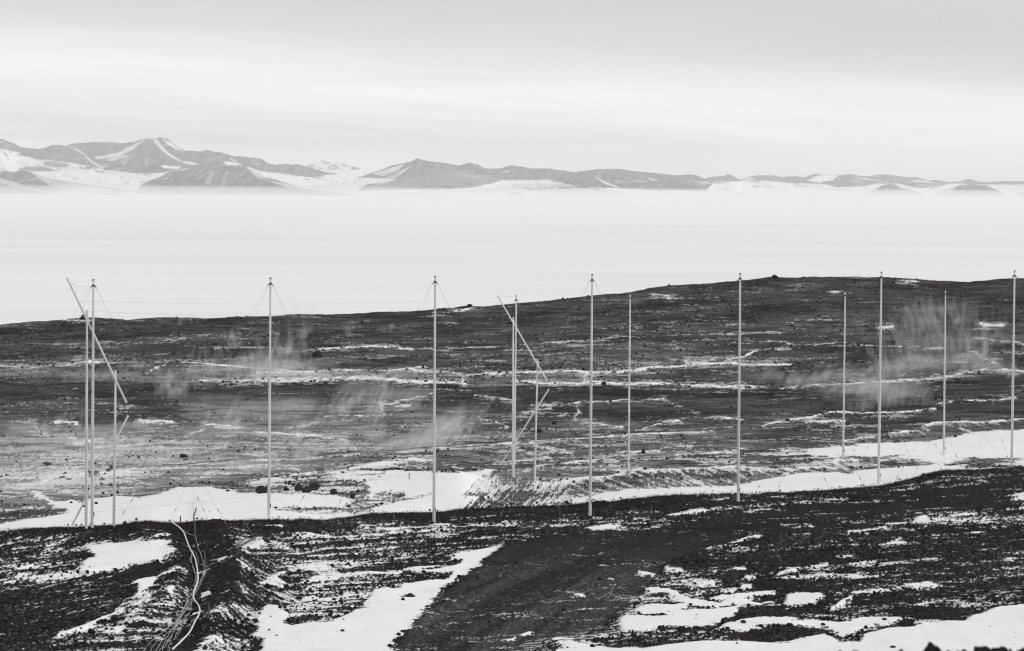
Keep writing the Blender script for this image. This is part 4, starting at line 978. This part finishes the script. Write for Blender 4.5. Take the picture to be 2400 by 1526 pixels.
G_HOL, G_HILL, G_NEAR, G_L = "boulders in the snowy hollow", "boulders on the far hillside", "loose stones on the near slope", "stones beside the left boom frame"
ROCKS = [
 (613,1161,29,18,"long dark boulder lying just left of the second mast's foot",G_HOL), (628,1157,16,18,"squarish boulder half hidden behind the second mast",G_HOL),
 (671,1150,13,10,"small pointed boulder, first one right of the second mast",G_HOL), (678,1138,9,9,"small grey upright stone at the back of the boulder cluster",G_HOL),
 (688,1140,11,7,"flat grey stone at the back of the cluster beside the upright stone",G_HOL), (700,1153,20,19,"big round boulder, left of the three largest in the hollow",G_HOL),
 (718,1159,22,16,"broad dark boulder in front, middle of the three largest in the hollow",G_HOL), (736,1151,24,20,"tallest peaked boulder, right of the three largest in the hollow",G_HOL),
 (783,1161,18,13,"dark blocky boulder standing alone right of the boulder cluster",G_HOL), (826,1172,12,11,"small pale-faced pointed stone alone on clean snow",G_HOL),
 (749,1103,20,9,"low dark rock lying uphill of the boulder cluster",G_HOL), (745,838,26,17,"big black lumpy boulder on the upper hillside right of the second mast",G_HILL),
 (1091,1015,15,14,"pointed boulder in blowing snow left of the middle boom frame",G_HILL), (1261,1014,22,11,"dark rounded boulder behind the lower post of the middle frame",G_HILL),
 (1508,1064,9,13,"small upright two-tier boulder on the flat beside the back-row mast",G_HILL), (2089,809,22,11,"low humped boulder on the right hillside under a snow ledge",G_HILL),
 (430,1071,20,10,"rounded grey boulder on the lower hill between first and second masts",G_HILL), (110,1093,22,10,"dark split boulder on the lower left hillside",G_HILL),
 (579,941,11,6,"small dark block on the hillside left of the second mast",G_HILL), (1299,1000,12,8,"small dark boulder just right of the middle boom frame",G_HILL),
 (1846,989,11,6,"small dark rock beside the white snow line left of the tyre",G_HILL), (2239,1028,8,5,"lone stone on the right snow band beside the rightmost back mast",G_HOL),
 (2106,1099,6,4,"tiny stone at the snow edge right of the sixth mast",G_HOL), (533,1157,10,5,"single small stone on the snow far left of the second mast",G_HOL),
 (153,1114,9,7,"pointed stone at left, highest of those beside the boom frame",G_L), (146,1122,13,5,"flat slab left of the boom frame",G_L), (161,1126,14,5,"flat slab left of the boom frame, nearest to the posts",G_L),
 (238,1126,14,7,"peaked stone behind the lower left boom",G_L), (238,1136,8,7,"dark stone just right of the leftmost mast's shaft",G_L), (225,1184,8,7,"dark stone on snow right of the leftmost mast's shaft, low down",G_L),
 (261,1100,9,10,"grey pointed stone against the lower post of the left frame",G_L), (253,1106,10,8,"grey stone left of the lower post, below the pointed one",G_L), (325,1076,8,5,"small round stone right of the left boom frame",G_L), (195,1194,9,6,"low dark stone left of the leftmost mast near the snow",G_L),
 (292,1233,11,8,"pointed dark stone on the near crest right of the left boom frame",G_NEAR), (2164,1117,8,7,"square dark stone on the crest line right of the sixth mast",G_NEAR),
 (97,1352,14,7,"flat dark stone on the left slope below the round snow patch",G_NEAR), (1698,1467,17,16,"angular dark boulder at the left tip of the stony island, lower right",G_NEAR),
 (1743,1470,15,8,"grey angular stone on snow at lower right",G_NEAR), (1927,1418,24,11,"broad pale-grey slab above the lower right snow",G_NEAR), (1938,1454,22,8,"flat dark slab at the edge of the lower right snow",G_NEAR),
 (1815,1327,18,10,"rounded grey boulder below the rocky strip on the right slope",G_NEAR), (2073,1458,11,5,"small dark stone on lower right snow",G_NEAR), (2093,1522,13,6,"dark flat stone on snow at the bottom edge, lower right",G_NEAR),
 (962,1400,18,8,"round stone lying in the middle of the big snow drift",G_NEAR), (1040,1360,21,8,"long stone at the upper edge of the big snow drift",G_NEAR), (967,1331,15,8,"dark humped stone above the big snow drift",G_NEAR),
 (1119,1361,8,6,"small dark stone at the left verge of the track",G_NEAR), (813,1432,13,8,"dark stone at the upper left edge of the big snow drift",G_NEAR), (803,1490,11,6,"small stone in the left part of the big snow drift",G_NEAR),
 (480,1527,12,10,"pointed dark stone at the bottom edge right of the cables",G_NEAR), (600,1460,10,9,"dark stone at the drift's left edge right of the short post",G_NEAR), (267,1455,17,11,"dark lump below the white snow streak at lower left",G_NEAR),
 (197,1512,18,14,"dark rounded lump in the lower left corner slope",G_NEAR), (213,1485,18,12,"dark stone under the end of the white snow streak",G_NEAR), (1985,1241,26,11,"dark rubble block heading the rocky strip on the right slope",G_NEAR),
 (2160,1250,18,9,"dark rubble block at the right end of the rocky strip",G_NEAR), (1890,1286,16,12,"dark rubble block in the middle of the rocky strip",G_NEAR), (2388,1241,20,9,"dark stone at the right edge of the slope",G_NEAR), (2283,1295,18,8,"dark stone on the bare slope near the right edge",G_NEAR)]
for i, (u, v, w, h, lab, g) in enumerate(ROCKS):
    boulder("boulder" if w > 12 else "stone", lab, "boulder" if w > 12 else "stone", u, v, w, h, 100 + i, g)

def cairn(lab, u, v, w, h, seed):
    p = ground(u, v); s = p[1] / FPX
    o_ = MB(); r = np.random.default_rng(seed); vs_all, fs_all, k = [], [], 0
    for i in range(16):
        t = r.random() ** .8; hx = (1 - t) * w * s / 2 * .8
        c = np.array([r.uniform(-1, 1) * hx, r.uniform(-1, 1) * hx * .8, t * h * s * .9])
        q_ = rock_shape(seed * 31 + i, ICO2, 6) * np.array([r.uniform(.5, 1), r.uniform(.5, 1), r.uniform(.4, .7)]) * max(w, h) * s * .2
        vs_all.append(q_ + c); fs_all.append(ICO2[1] + k); k += len(q_)
    o = mesh_obj("cairn", np.concatenate(vs_all), np.concatenate(fs_all), M_ROCK); o.location = p
    tag(o, lab, "cairn")
cairn("small dark rocky cairn on the ridge behind the leftmost posts", 195, 749, 24, 11, 3)
cairn("low dark rock pile on the skyline left of the middle boom", 1100, 720, 30, 6, 4)
cairn("dark rock pile on the highest point of the ridge", 1815, 652, 22, 8, 5)

# near stones below the camera, at the lower right
FR = [(1969,1521,52),(2005,1524,30),(2071,1524,24),(2113,1520,17),(2146,1522,18),(2178,1505,46),(2200,1513,24),(2223,1519,26),(2242,1519,26),(2262,1519,26),(2284,1518,26),(2304,1510,50),(2331,1510,50),(2352,1514,34),(2370,1517,22),(2384,1518,16),(2399,1513,28),(2425,1514,40)]
NEAR_LABEL = ["blurred dark foreground rock at the bottom edge, leftmost of the row", "low blurred foreground rock next to the leftmost of the bottom row", "blurred foreground rock tip at the bottom edge below the flat snow stone",
 "small pointed blurred rock between two low ones, bottom edge", "low blurred foreground rock just left of the tall peaked one", "tall peaked blurred foreground rock, highest of the bottom row", "square-topped blurred rock touching the tall peaked one",
 "low blurred rock, first in the gap right of the peaked pair", "low blurred rock, second in the gap right of the peaked pair", "low blurred rock, third in the gap right of the peaked pair", "low blurred rock leaning on the wide rounded one's left",
 "wide rounded blurred foreground rock, left half of the broad hump", "wide rounded blurred foreground rock, right half of the broad hump", "sloping blurred rock right of the broad hump", "small blurred rock in the notch at lower right", "tiny blurred rock in the notch beside the corner rock",
 "blurred foreground rock in the bottom right corner", "blurred foreground rock cut by the right edge"]
for i, ((u, v, w), lab) in enumerate(zip(FR, NEAR_LABEL)):
    Y = 40.5 + (i % 3) * .5
    t = at(u, v, Y); s = Y / FPX
    r_ = w * s / 2 * 1.12
    hgt = max(r_ * 1.3, .12)
    vs = rock_shape(500 + i, cuts=11); vs = vs / np.abs(vs).max(0)
    vs = vs * np.array([r_, r_ * .9, hgt])
    o = mesh_obj("foreground_rock", vs, ICO3[1], M_STONE)
    o.location = (t[0], t[1], t[2] - hgt)
    tag(o, lab, "rock", "blurred rocks along the bottom edge")

# ------------------------------------------------------------------ posts, cables, pipe, tyre
def stake(name, lab, pts_px, r, cat="post", mat=None, group=None, lift0=-.25, n=6, Y=None):
    g = ground(*pts_px[0]); Y = g[1] if Y is None else Y
    ps = [Vector(g) + Vector((0, 0, lift0))] + [Vector(at(u, v, Y)) for u, v in pts_px[1:]]
    rr = r if hasattr(r, "__len__") else [r] * len(ps)
    mb = MB(); mb.tube(ps, rr, n)
    o = mb.build(name, mat or M_WOOD, None, g)
    return tag(o, lab, cat, group)
GP = "weathered posts along the cable run"
stake("marker_post", "short timber post on the near crest where the cables come over", [(423, 1230), (423, 1209)], .055, group=GP)
stake("marker_post", "tall bent two-piece post leaning right beside the cable trench", [(458, 1259), (456, 1226), (454, 1211), (460, 1190)], [.085, .075, .055, .05], group=GP)
stake("marker_post", "upright timber post in the trench with cables at its foot", [(481, 1338), (480, 1294)], [.075, .055], group=GP)
stake("marker_post", "upright timber post right of the cables near the bottom edge", [(488, 1463), (490, 1412)], [.068, .05], group=GP)
stake("whip_rod", "thin whip rod tied to the bent post on the crest", [(455, 1236), (452, 1178)], .012, "rod", M_STEEL)
stake("thin_stake", "thin wire stake standing right of the trench on the near slope", [(570, 1252), (570, 1219)], .013, "stake", M_WIRE)
stake("marker_post", "tiny stub of timber on the crest at the top of the cables", [(409, 1230), (409, 1223)], .04, group=GP)
stake("marker_post", "short grey stake standing on the snow left of the stony bench", [(959, 1126), (959, 1109)], .05, group="stakes on the far ground")
stake("marker_post", "thin dark pole beside the black drum on the terrace", [(1417, 902), (1417, 866)], .04, mat=M_STEEL, group="stakes on the far ground")
stake("marker_post", "short pole standing on the dark box left of the white snow line", [(1749, 1025), (1749, 1004)], .045, mat=M_WOOD, group="stakes on the far ground")
root = thing("sign_post", "tiny pale cross-topped sign on the upper hillside left of the middle boom", "sign", tuple(ground(1092, 817)))
g = ground(1092, 817); Yg = g[1]
mb = MB(); mb.tube([Vector(g) - Vector((0, 0, .2)), at(1092, 800, Yg)], .045, 6); mb.build("pole", M_WOOD, root, g)
mb = MB(); c = Vector(at(1092, 803, Yg - .1)); mb.box(c, (.55, .05, .28)); mb.build("sign_panel", M_SIGN, root, g)

def block(name, lab, cat, u, v, w, h, d, mat, lid=True, cyl=False):
    p = ground(u, v); s = p[1] / FPX; W, H = w * s, h * s; p[2] = zground(p[0], p[1])
    root = thing(name, lab, cat, tuple(p))
    mb = MB()
    if cyl:
        mb.tube([Vector((0, 0, -.1)), Vector((0, 0, H * .32)), Vector((0, 0, H * .33)), Vector((0, 0, H * .36)), Vector((0, 0, H * .37)), Vector((0, 0, H))], [W / 2, W / 2, W / 2 * 1.05, W / 2 * 1.05, W / 2, W / 2], 18)
    else: mb.box((0, 0, H / 2 - .1), (W, d, H))
    o = mb.build("body", mat, root)
    mb = MB()
    if cyl: mb.tube([Vector((0, 0, H)), Vector((0, 0, H + .06))], W / 2 * 1.04, 18)
    else: mb.box((0, 0, H - .06), (W + .12, d + .12, .1))
    mb.build("lid", mat, root)
    return root
block("oil_drum", "black drum at the foot of the thin pole on the terrace", "drum", 1415, 904, 11, 8, .6, M_RUBBER, cyl=True)
block("ground_box", "small dark box under a short pole left of the white snow line", "box", 1746, 1027, 10, 4, .5, M_STEEL)
block("equipment_crate", "dark grey equipment crate seen between the left posts on the snow", "crate", 221, 1119, 25, 13, 1.0, plain("dark_grey_box", (.07, .069, .066), .7))
stake("crate_pole", "short pole rising behind the crate between the left posts", [(215, 1108), (215, 1092)], .035, "pole", M_STEEL)

# tyre lying on the flat
p = ground(1986, 999); s = p[1] / FPX; r_out = 5.2 * s; p[2] = zground(p[0], p[1]) + .06
root = thing("tyre", "black tyre with a pale hub standing by the back-row mast", "tyre", tuple(p))
def ring(R_, r_, n=28, k=12, ys=.9):
    vs, fs = [], []
    for i in range(n):
        a = 2 * math.pi * i / n
        for j in range(k):
            w = 2 * math.pi * j / k
            vs.append(((R_ + r_ * math.cos(w)) * math.cos(a), r_ * ys * math.sin(w), (R_ + r_ * math.cos(w)) * math.sin(a)))
    for i in range(n):
        for j in range(k):
            fs.append((i * k + j, ((i + 1) % n) * k + j, ((i + 1) % n) * k + (j + 1) % k, i * k + (j + 1) % k))
    return np.array(vs), fs
vs, fs = ring(r_out * .72, r_out * .28)
vs = vs + np.array([0, 0, r_out * .98])
mesh_obj("tread", vs, fs, M_RUBBER, root, True)
mb = MB(); mb.tube([Vector((0, -.06, r_out * .98)), Vector((0, .06, r_out * .98))], r_out * .44, 18)
mb.build("wheel_rim", plain("steel_rim", (.05, .049, .047), .6), root)
mb = MB(); mb.tube([Vector((0, -.10, r_out * .98)), Vector((0, -.05, r_out * .98))], r_out * .15, 14); mb.build("hub", M_CABLE2, root)

def laid(px, lift=.06, wig=0.0, seed=0, n=6):
    """points along the ground, smoothed"""
    a = np.asarray(px, float); t = np.linspace(0, len(a) - 1, (len(a) - 1) * n + 1)
    i = np.clip(t.astype(int), 0, len(a) - 2); f = t - i
    def g(k): return a[np.clip(k, 0, len(a) - 1)]
    p0, p1, p2, p3 = g(i - 1), g(i), g(i + 1), g(i + 2); f = f[:, None]
    c = .5 * (2 * p1 + (p2 - p0) * f + (2 * p0 - 5 * p1 + 4 * p2 - p3) * f ** 2 + (3 * p1 - p0 - 3 * p2 + p3) * f ** 3)
    if wig: c[:, 0] += (vn(np.arange(len(c)) * .5, np.arange(len(c)) * 0., seed) - .5) * wig
    out = []
    for u, v in c: out.append(Vector(ground(u, v, lift)))
    z = np.array([o.z for o in out])
    for _ in range(2): z = np.convolve(np.pad(z, 2, mode='edge'), np.ones(5) / 5, mode='valid')
    for o, q_ in zip(out, z): o.z = max(q_, zground(o.x, o.y)) + lift + .05
    return out

MAIN = [(401, 1229), (410, 1234), (424, 1240), (432, 1248), (437, 1262), (445, 1278), (452, 1289), (458, 1302), (461, 1320), (463, 1338), (464, 1356), (458, 1374), (453, 1390), (456, 1402), (464, 1415), (468, 1430), (467, 1446), (456, 1464), (446, 1486), (428, 1506), (404, 1530)]
mb = MB(); mb.tube(laid(MAIN, .05), .056, 8)
o = mb.build("conduit", M_CABLE, None, ground(463, 1338), True)
tag(o, "thick pale conduit snaking down the trench to the bottom edge", "conduit")
STR = [
 ("grey cable running down the trench on the conduit's left", [(430, 1246), (440, 1268), (450, 1290), (447, 1302), (450, 1314), (454, 1330), (460, 1350), (452, 1380), (442, 1400), (424, 1436), (404, 1470), (384, 1500), (366, 1532)]),
 ("grey cable bowing left of the conduit by the trench post", [(451, 1283), (449, 1296), (446, 1304), (450, 1318), (456, 1336), (462, 1356), (450, 1385), (436, 1412), (420, 1440), (408, 1468), (398, 1500), (380, 1532)]),
 ("thin cable from the bent post down to the trench post", [(459, 1258), (464, 1276), (472, 1294), (477, 1312), (479, 1336)]),
 ("thin cable slung from the conduit across to the bent post", [(428, 1240), (444, 1250), (457, 1256)]),
 ("grey cable from the trench post's foot down to the left bundle", [(483, 1340), (474, 1352), (462, 1370), (452, 1396), (440, 1418), (422, 1446), (402, 1482), (390, 1506), (374, 1532)]),
 ("grey cable from the trench post's foot, right of its twin", [(485, 1341), (478, 1352), (466, 1372), (454, 1392), (448, 1412), (450, 1424), (436, 1440), (418, 1470), (408, 1500), (396, 1532)]),
 ("thin cable fanning left at the bottom of the bundle", [(454, 1388), (438, 1420), (420, 1448), (396, 1478), (372, 1502), (352, 1530)]),
 ("thin looping cable right side of the lower bundle", [(453, 1392), (448, 1420), (444, 1434), (426, 1448), (427, 1462), (420, 1480), (404, 1500), (392, 1530)]),
 ("thin cable fanning widest left toward the bottom edge", [(446, 1404), (424, 1440), (400, 1462), (378, 1486), (350, 1512), (336, 1532)]),
 ("thin cable close along the conduit's right side above the trench post", [(447, 1280), (458, 1287), (464, 1298), (464, 1312), (461, 1322)]),
]
for i, (lab, px) in enumerate(STR):
    mb = MB(); mb.tube(laid(px, .04, 3.0, 40 + i), .026 if i < 6 else .018, 6)
    tag(mb.build("cable", M_CABLE2, None, ground(*px[len(px) // 2])), lab, "cable", "cables running down the trench")
PIPE = [(380, 1095), (480, 1087), (600, 1076), (726, 1071), (835, 1062), (936, 1056), (1019, 1050), (1145, 1041), (1255, 1034), (1335, 1028), (1402, 1022), (1473, 1017), (1569, 1014), (1674, 1009), (1760, 1005), (1850, 1003), (1950, 998), (2060, 993), (2200, 990), (2450, 980)]
mb = MB(); mb.tube(laid(PIPE, .05, 0, 0, 8), .055, 8)
tag(mb.build("pipeline", M_PIPE, None, ground(1145, 1041), True), "long dark pipe laid across the lower hillside behind the masts", "pipe")

# timber dump right of the trench
root_p = ground(540, 1303)
def plank(lab, a, c, r):
    pa, pc = Vector(ground(*a, .18)), Vector(ground(*c, .25))
    mb = MB(); ax = (pc - pa)
    mb.tube([pa, pa.lerp(pc, .04), pa.lerp(pc, .96), pc], [r * .9, r, r, r * .9], 9)
    tag(mb.build("timber_pole", M_WOOD, None, pa, True), lab, "pole", "poles lying right of the trench")
plank("thick weathered pole lying on snow right of the trench", (553, 1303), (598, 1266), .10)
plank("thinner pole lying left of the thick one on the snow patch", (549, 1300), (579, 1266), .055)
stake("guy_stake", "pale stay rod slanting into the near slope right of the trench", [(598, 1254), (571, 1221)], .02, "rod", M_WIRE)

# ------------------------------------------------------------------ loose scree: too many stones to count
vis = np.zeros((NR, NC), bool); vis[I_FG0 + 2:row_of[12] - 1] = True; vis[row_of[14]:row_of[19]] = True
jj, = np.where((UU > -250) & (UU < 2650))
def scatter(name, rows, n, smin, smax, seed, wfun):
    r = np.random.default_rng(seed)
    i = r.integers(rows[0], rows[1], n * 5); j = r.choice(jj, n * 5)
    keep = np.where(r.random(n * 5) < wfun(i, j))[0][:n]
    i, j = i[keep], j[keep]; n = len(i)
    pos = Pz[i, j] + np.stack([r.uniform(-.06, .06, n), r.uniform(-.2, .2, n), np.zeros(n)], -1)
    size = smin * (smax / smin) ** (r.random(n) ** 3.0)
    bases = [rock_shape(900 + k, ICO1, 5, .2) for k in range(10)]
    B = np.stack(bases)[r.integers(0, 10, n)]
    a = r.uniform(0, 2 * math.pi, n); ca, sa = np.cos(a), np.sin(a)
    X = B[..., 0] * ca[:, None] - B[..., 1] * sa[:, None]; Yv = B[..., 0] * sa[:, None] + B[..., 1] * ca[:, None]
    V = np.stack([X, Yv, B[..., 2] * .75], -1) * size[:, None, None] * .5
    V[..., 2] += (size * .22)[:, None]
    V = (V + pos[:, None]).reshape(-1, 3)
    nv = len(ICO1[0]); Fc = (ICO1[1][None] + (np.arange(n) * nv)[:, None, None]).reshape(-1, 3)
    return tag(big_mesh(name, V, Fc, M_STONE, smooth=False), kind="stuff")
wn = lambda i, j: np.where(solid[i, j] > .8, .012, .6 * (1 - .96 * (road[i, j] > 4))) * (.4 + fbm(GX[i, j] / 5, GY[i, j] / 7, 77, 3))
scatter("scattered_stones", (I_FG0 + 2, row_of[12] - 1), 15000, .07, .42, 1, wn)
wm = lambda i, j: np.where(solid[i, j] > .8, .008, .5) * (.3 + fbm(GX[i, j] / 8, GY[i, j] / 12, 78, 3)) * (GV[i, j] > 905)
scatter("hillside_stones", (row_of[14], row_of[19]), 4500, .10, .5, 2, wm)
wc = lambda i, j: .9 * (GV[i, j] - c1[j] < 9)
scatter("crest_stones", (row_of[12] - 12, row_of[12] + 1), 2200, .09, .30, 3, wc)
wr = lambda i, j: .5 + 0 * i
scatter("ridge_stones", (row_of[20] + 5, I_RIDGE + 1), 5000, .14, .75, 4, wr)

# ------------------------------------------------------------------ spindrift: snow grains lifted off the slopes by the wind
PLUMES = [  # ground pixel, width px, height px, lean (px right per px up), grains
 (640,893,70,150,.05,10),(590,890,60,95,.1,6),(690,890,60,150,-.15,6),(555,890,50,110,.1,4),(720,885,40,60,.0,3),(500,880,60,110,.0,4),(450,880,40,90,.1,3),
 (400,935,50,75,-.05,4),(375,895,60,60,.0,4),(480,1010,40,110,.25,4),(520,1000,40,120,.25,4),(545,1100,24,70,.05,6),(575,1105,30,70,.1,6),(600,1110,60,60,.2,6),
 (640,1100,80,70,.3,9),(690,1075,60,90,.5,6),(660,1050,60,120,.4,6),(750,1000,50,120,.4,5),(860,1000,60,170,.25,8),(890,960,30,140,.1,6),(800,960,70,90,.5,5),(960,960,60,70,.4,4),
 (950,1060,60,70,.7,8),(1000,1045,60,90,.7,12),(1050,1030,60,110,.6,12),(1085,1015,40,110,.4,7),(1020,1010,40,60,.5,5),(910,1050,60,50,.8,5),
 (60,1130,200,60,.1,10),(200,1130,120,70,.0,8),(300,1120,90,50,.2,6),(90,1090,60,60,.1,5),(330,1000,100,40,.2,6),(430,1060,80,60,.4,6),(250,1050,120,50,.2,5),(120,1010,160,60,.2,5),
 (250,885,160,30,.2,7),(330,860,120,30,.2,4),(100,880,160,25,.2,5),(700,880,160,26,.3,10),(840,885,180,24,.3,9),(950,880,90,24,.3,4),
 (2080,900,60,150,-.25,5),(2120,885,60,180,-.3,5),(2150,860,80,200,-.25,7),(2220,850,90,180,-.2,7),(2270,850,80,170,-.15,5),(2300,840,70,120,-.1,4),(2180,780,80,120,-.3,5),(2250,760,70,90,-.2,4),(2330,800,60,110,-.1,2),
 (2300,868,90,40,.3,9),(2260,840,90,40,.2,6),(2000,925,60,60,.5,9),(2040,910,70,70,.5,10),(1960,920,60,50,.7,6),(2070,950,50,60,.1,6),(2110,950,50,80,.1,6),(2160,945,40,70,.0,4),(2020,960,60,50,.2,5),
 (1860,905,80,50,.8,6),(1800,890,80,40,.8,4),(1920,895,80,60,.7,7),(1780,860,60,40,.5,3),(1980,890,90,50,.6,8),(2350,880,60,40,.4,4),
 (2212,1080,60,20,.6,6),(2160,1086,110,14,.4,5),(2240,1083,70,22,.5,6),(700,745,60,70,-.2,2),(440,760,50,60,.0,1.5),(820,790,60,50,-.2,1.5),(910,780,40,40,-.2,1),
 (545,815,30,70,-.1,5),(577,850,26,50,.05,5),(600,890,34,90,.05,6),(673,828,26,40,-.3,5),(709,792,26,45,.1,4),(400,925,60,70,.1,7),(440,915,90,60,.2,4),(541,998,30,80,.2,6),(800,970,34,75,.15,7),(841,948,40,60,.2,7),(870,1030,40,70,.3,6),(710,1080,60,60,.4,10),(980,1035,60,80,.9,14),(1030,1005,50,60,1.0,8),(360,1090,60,60,.3,6),(620,1085,90,60,.3,9),(1300,850,160,18,.3,3),(1550,850,160,18,.3,4),(1650,845,90,16,.4,3)]

r = np.random.default_rng(11)
WISP = [MB() for _ in range(5)]
for u, v, w_, h_, lean, dens in PLUMES:
    for _ in range(max(4, int(dens * 10))):
        gu, gv = u + r.normal(0, w_ * .32), v + r.normal(0, 3.0)
        h = h_ * r.uniform(.2, .9) * r.uniform(.45, 1); b0 = h_ * r.uniform(0, .3) * (r.random() < .4)
        le = lean * 1.15 + r.normal(0, .16) + .12
        p0 = ground(gu, gv); Y = p0[1] - r.uniform(.5, 8)
        wd = r.uniform(2.5, 9.0) * (.6 + .5 * min(1, w_ / 60)) * Y / FPX
        pts, rr = [], []
        cv = r.normal(0, .05) * h
        for t in np.linspace(0, 1, 9):
            pts.append(Vector(at(gu + le * (b0 + t * h) + cv * t * t + r.normal(0, .5), gv + 1.5 - b0 - t * h, Y + t * 1.5)))
            rr.append(wd * max(.04, math.sin(math.pi * min(1, t * .9 + .06)) ** 1.3) * r.uniform(.8, 1.2))
        WISP[r.integers(0, 5)].tube(pts, rr, 8)
for u, v, w_, h_, lean, dens in PLUMES:                      # the low cloud each plume rises from
    for _ in range(max(1, int(dens * .5))):
        gu, gv = u + r.normal(0, w_ * .3), v + r.normal(0, 3.0)
        p0 = ground(gu, gv); Y = p0[1] - r.uniform(0, 4); hw = w_ * r.uniform(.25, .6); wd = r.uniform(4, 11) * Y / FPX
        ts = np.linspace(-1, 1, 9)
        WISP[r.integers(0, 5)].tube([Vector(at(gu + hw * t, gv - 2 - 1.5 * lean * hw * t * .2 + r.normal(0, .8), Y)) for t in ts], [wd * max(.04, (1 - t * t) ** .8) for t in ts], 8)
BROAD = [(180,1128,380,34),(420,1098,300,34),(640,1100,300,40),(820,1060,300,44),(990,1045,240,46),(290,1020,320,44),(560,1020,300,46),(90,1060,300,40),(760,890,400,22),(420,892,260,34),(640,870,240,50),(880,930,220,50),(660,960,240,50),
         (2040,915,230,40),(2210,860,260,44),(2230,800,260,26),(2200,730,240,20),(2120,930,200,50),(1850,890,240,24),(2200,1082,220,16)]
WISP2 = [MB() for _ in range(4)]
for i, (u, v, w_, h_) in enumerate(BROAD):
    for k in range(7):
        gu, gv = u + r.normal(0, w_ * .25), v + r.normal(0, 5)
        p0 = ground(gu, gv); Y = p0[1] - r.uniform(1, 7); hw = w_ * r.uniform(.25, .5); wd = h_ * r.uniform(.25, .55) * Y / FPX
        ts = np.linspace(-1, 1, 11); tilt = r.normal(.10, .10)
        WISP2[(i + k) % 4].tube([Vector(at(gu + hw * t, gv - h_ * .15 - tilt * hw * t + r.normal(0, 1.2), Y)) for t in ts], [wd * max(.03, (1 - t * t)) * r.uniform(.7, 1.2) for t in ts], 10)
for mb, dn in zip(WISP + WISP2, (.018, .028, .04, .055, .075, .022, .032, .042, .055)):
    m_w, q = new_mat("spindrift_air")
    pv = q.n("ShaderNodeVolumePrincipled")
    pv.inputs["Color"].default_value = (.99, .99, .985, 1); pv.inputs["Density"].default_value = dn
    om = q.n("ShaderNodeOutputMaterial"); q.l(pv.outputs[0], om.inputs["Volume"])
    tag(mb.build("spindrift", m_w), kind="stuff")
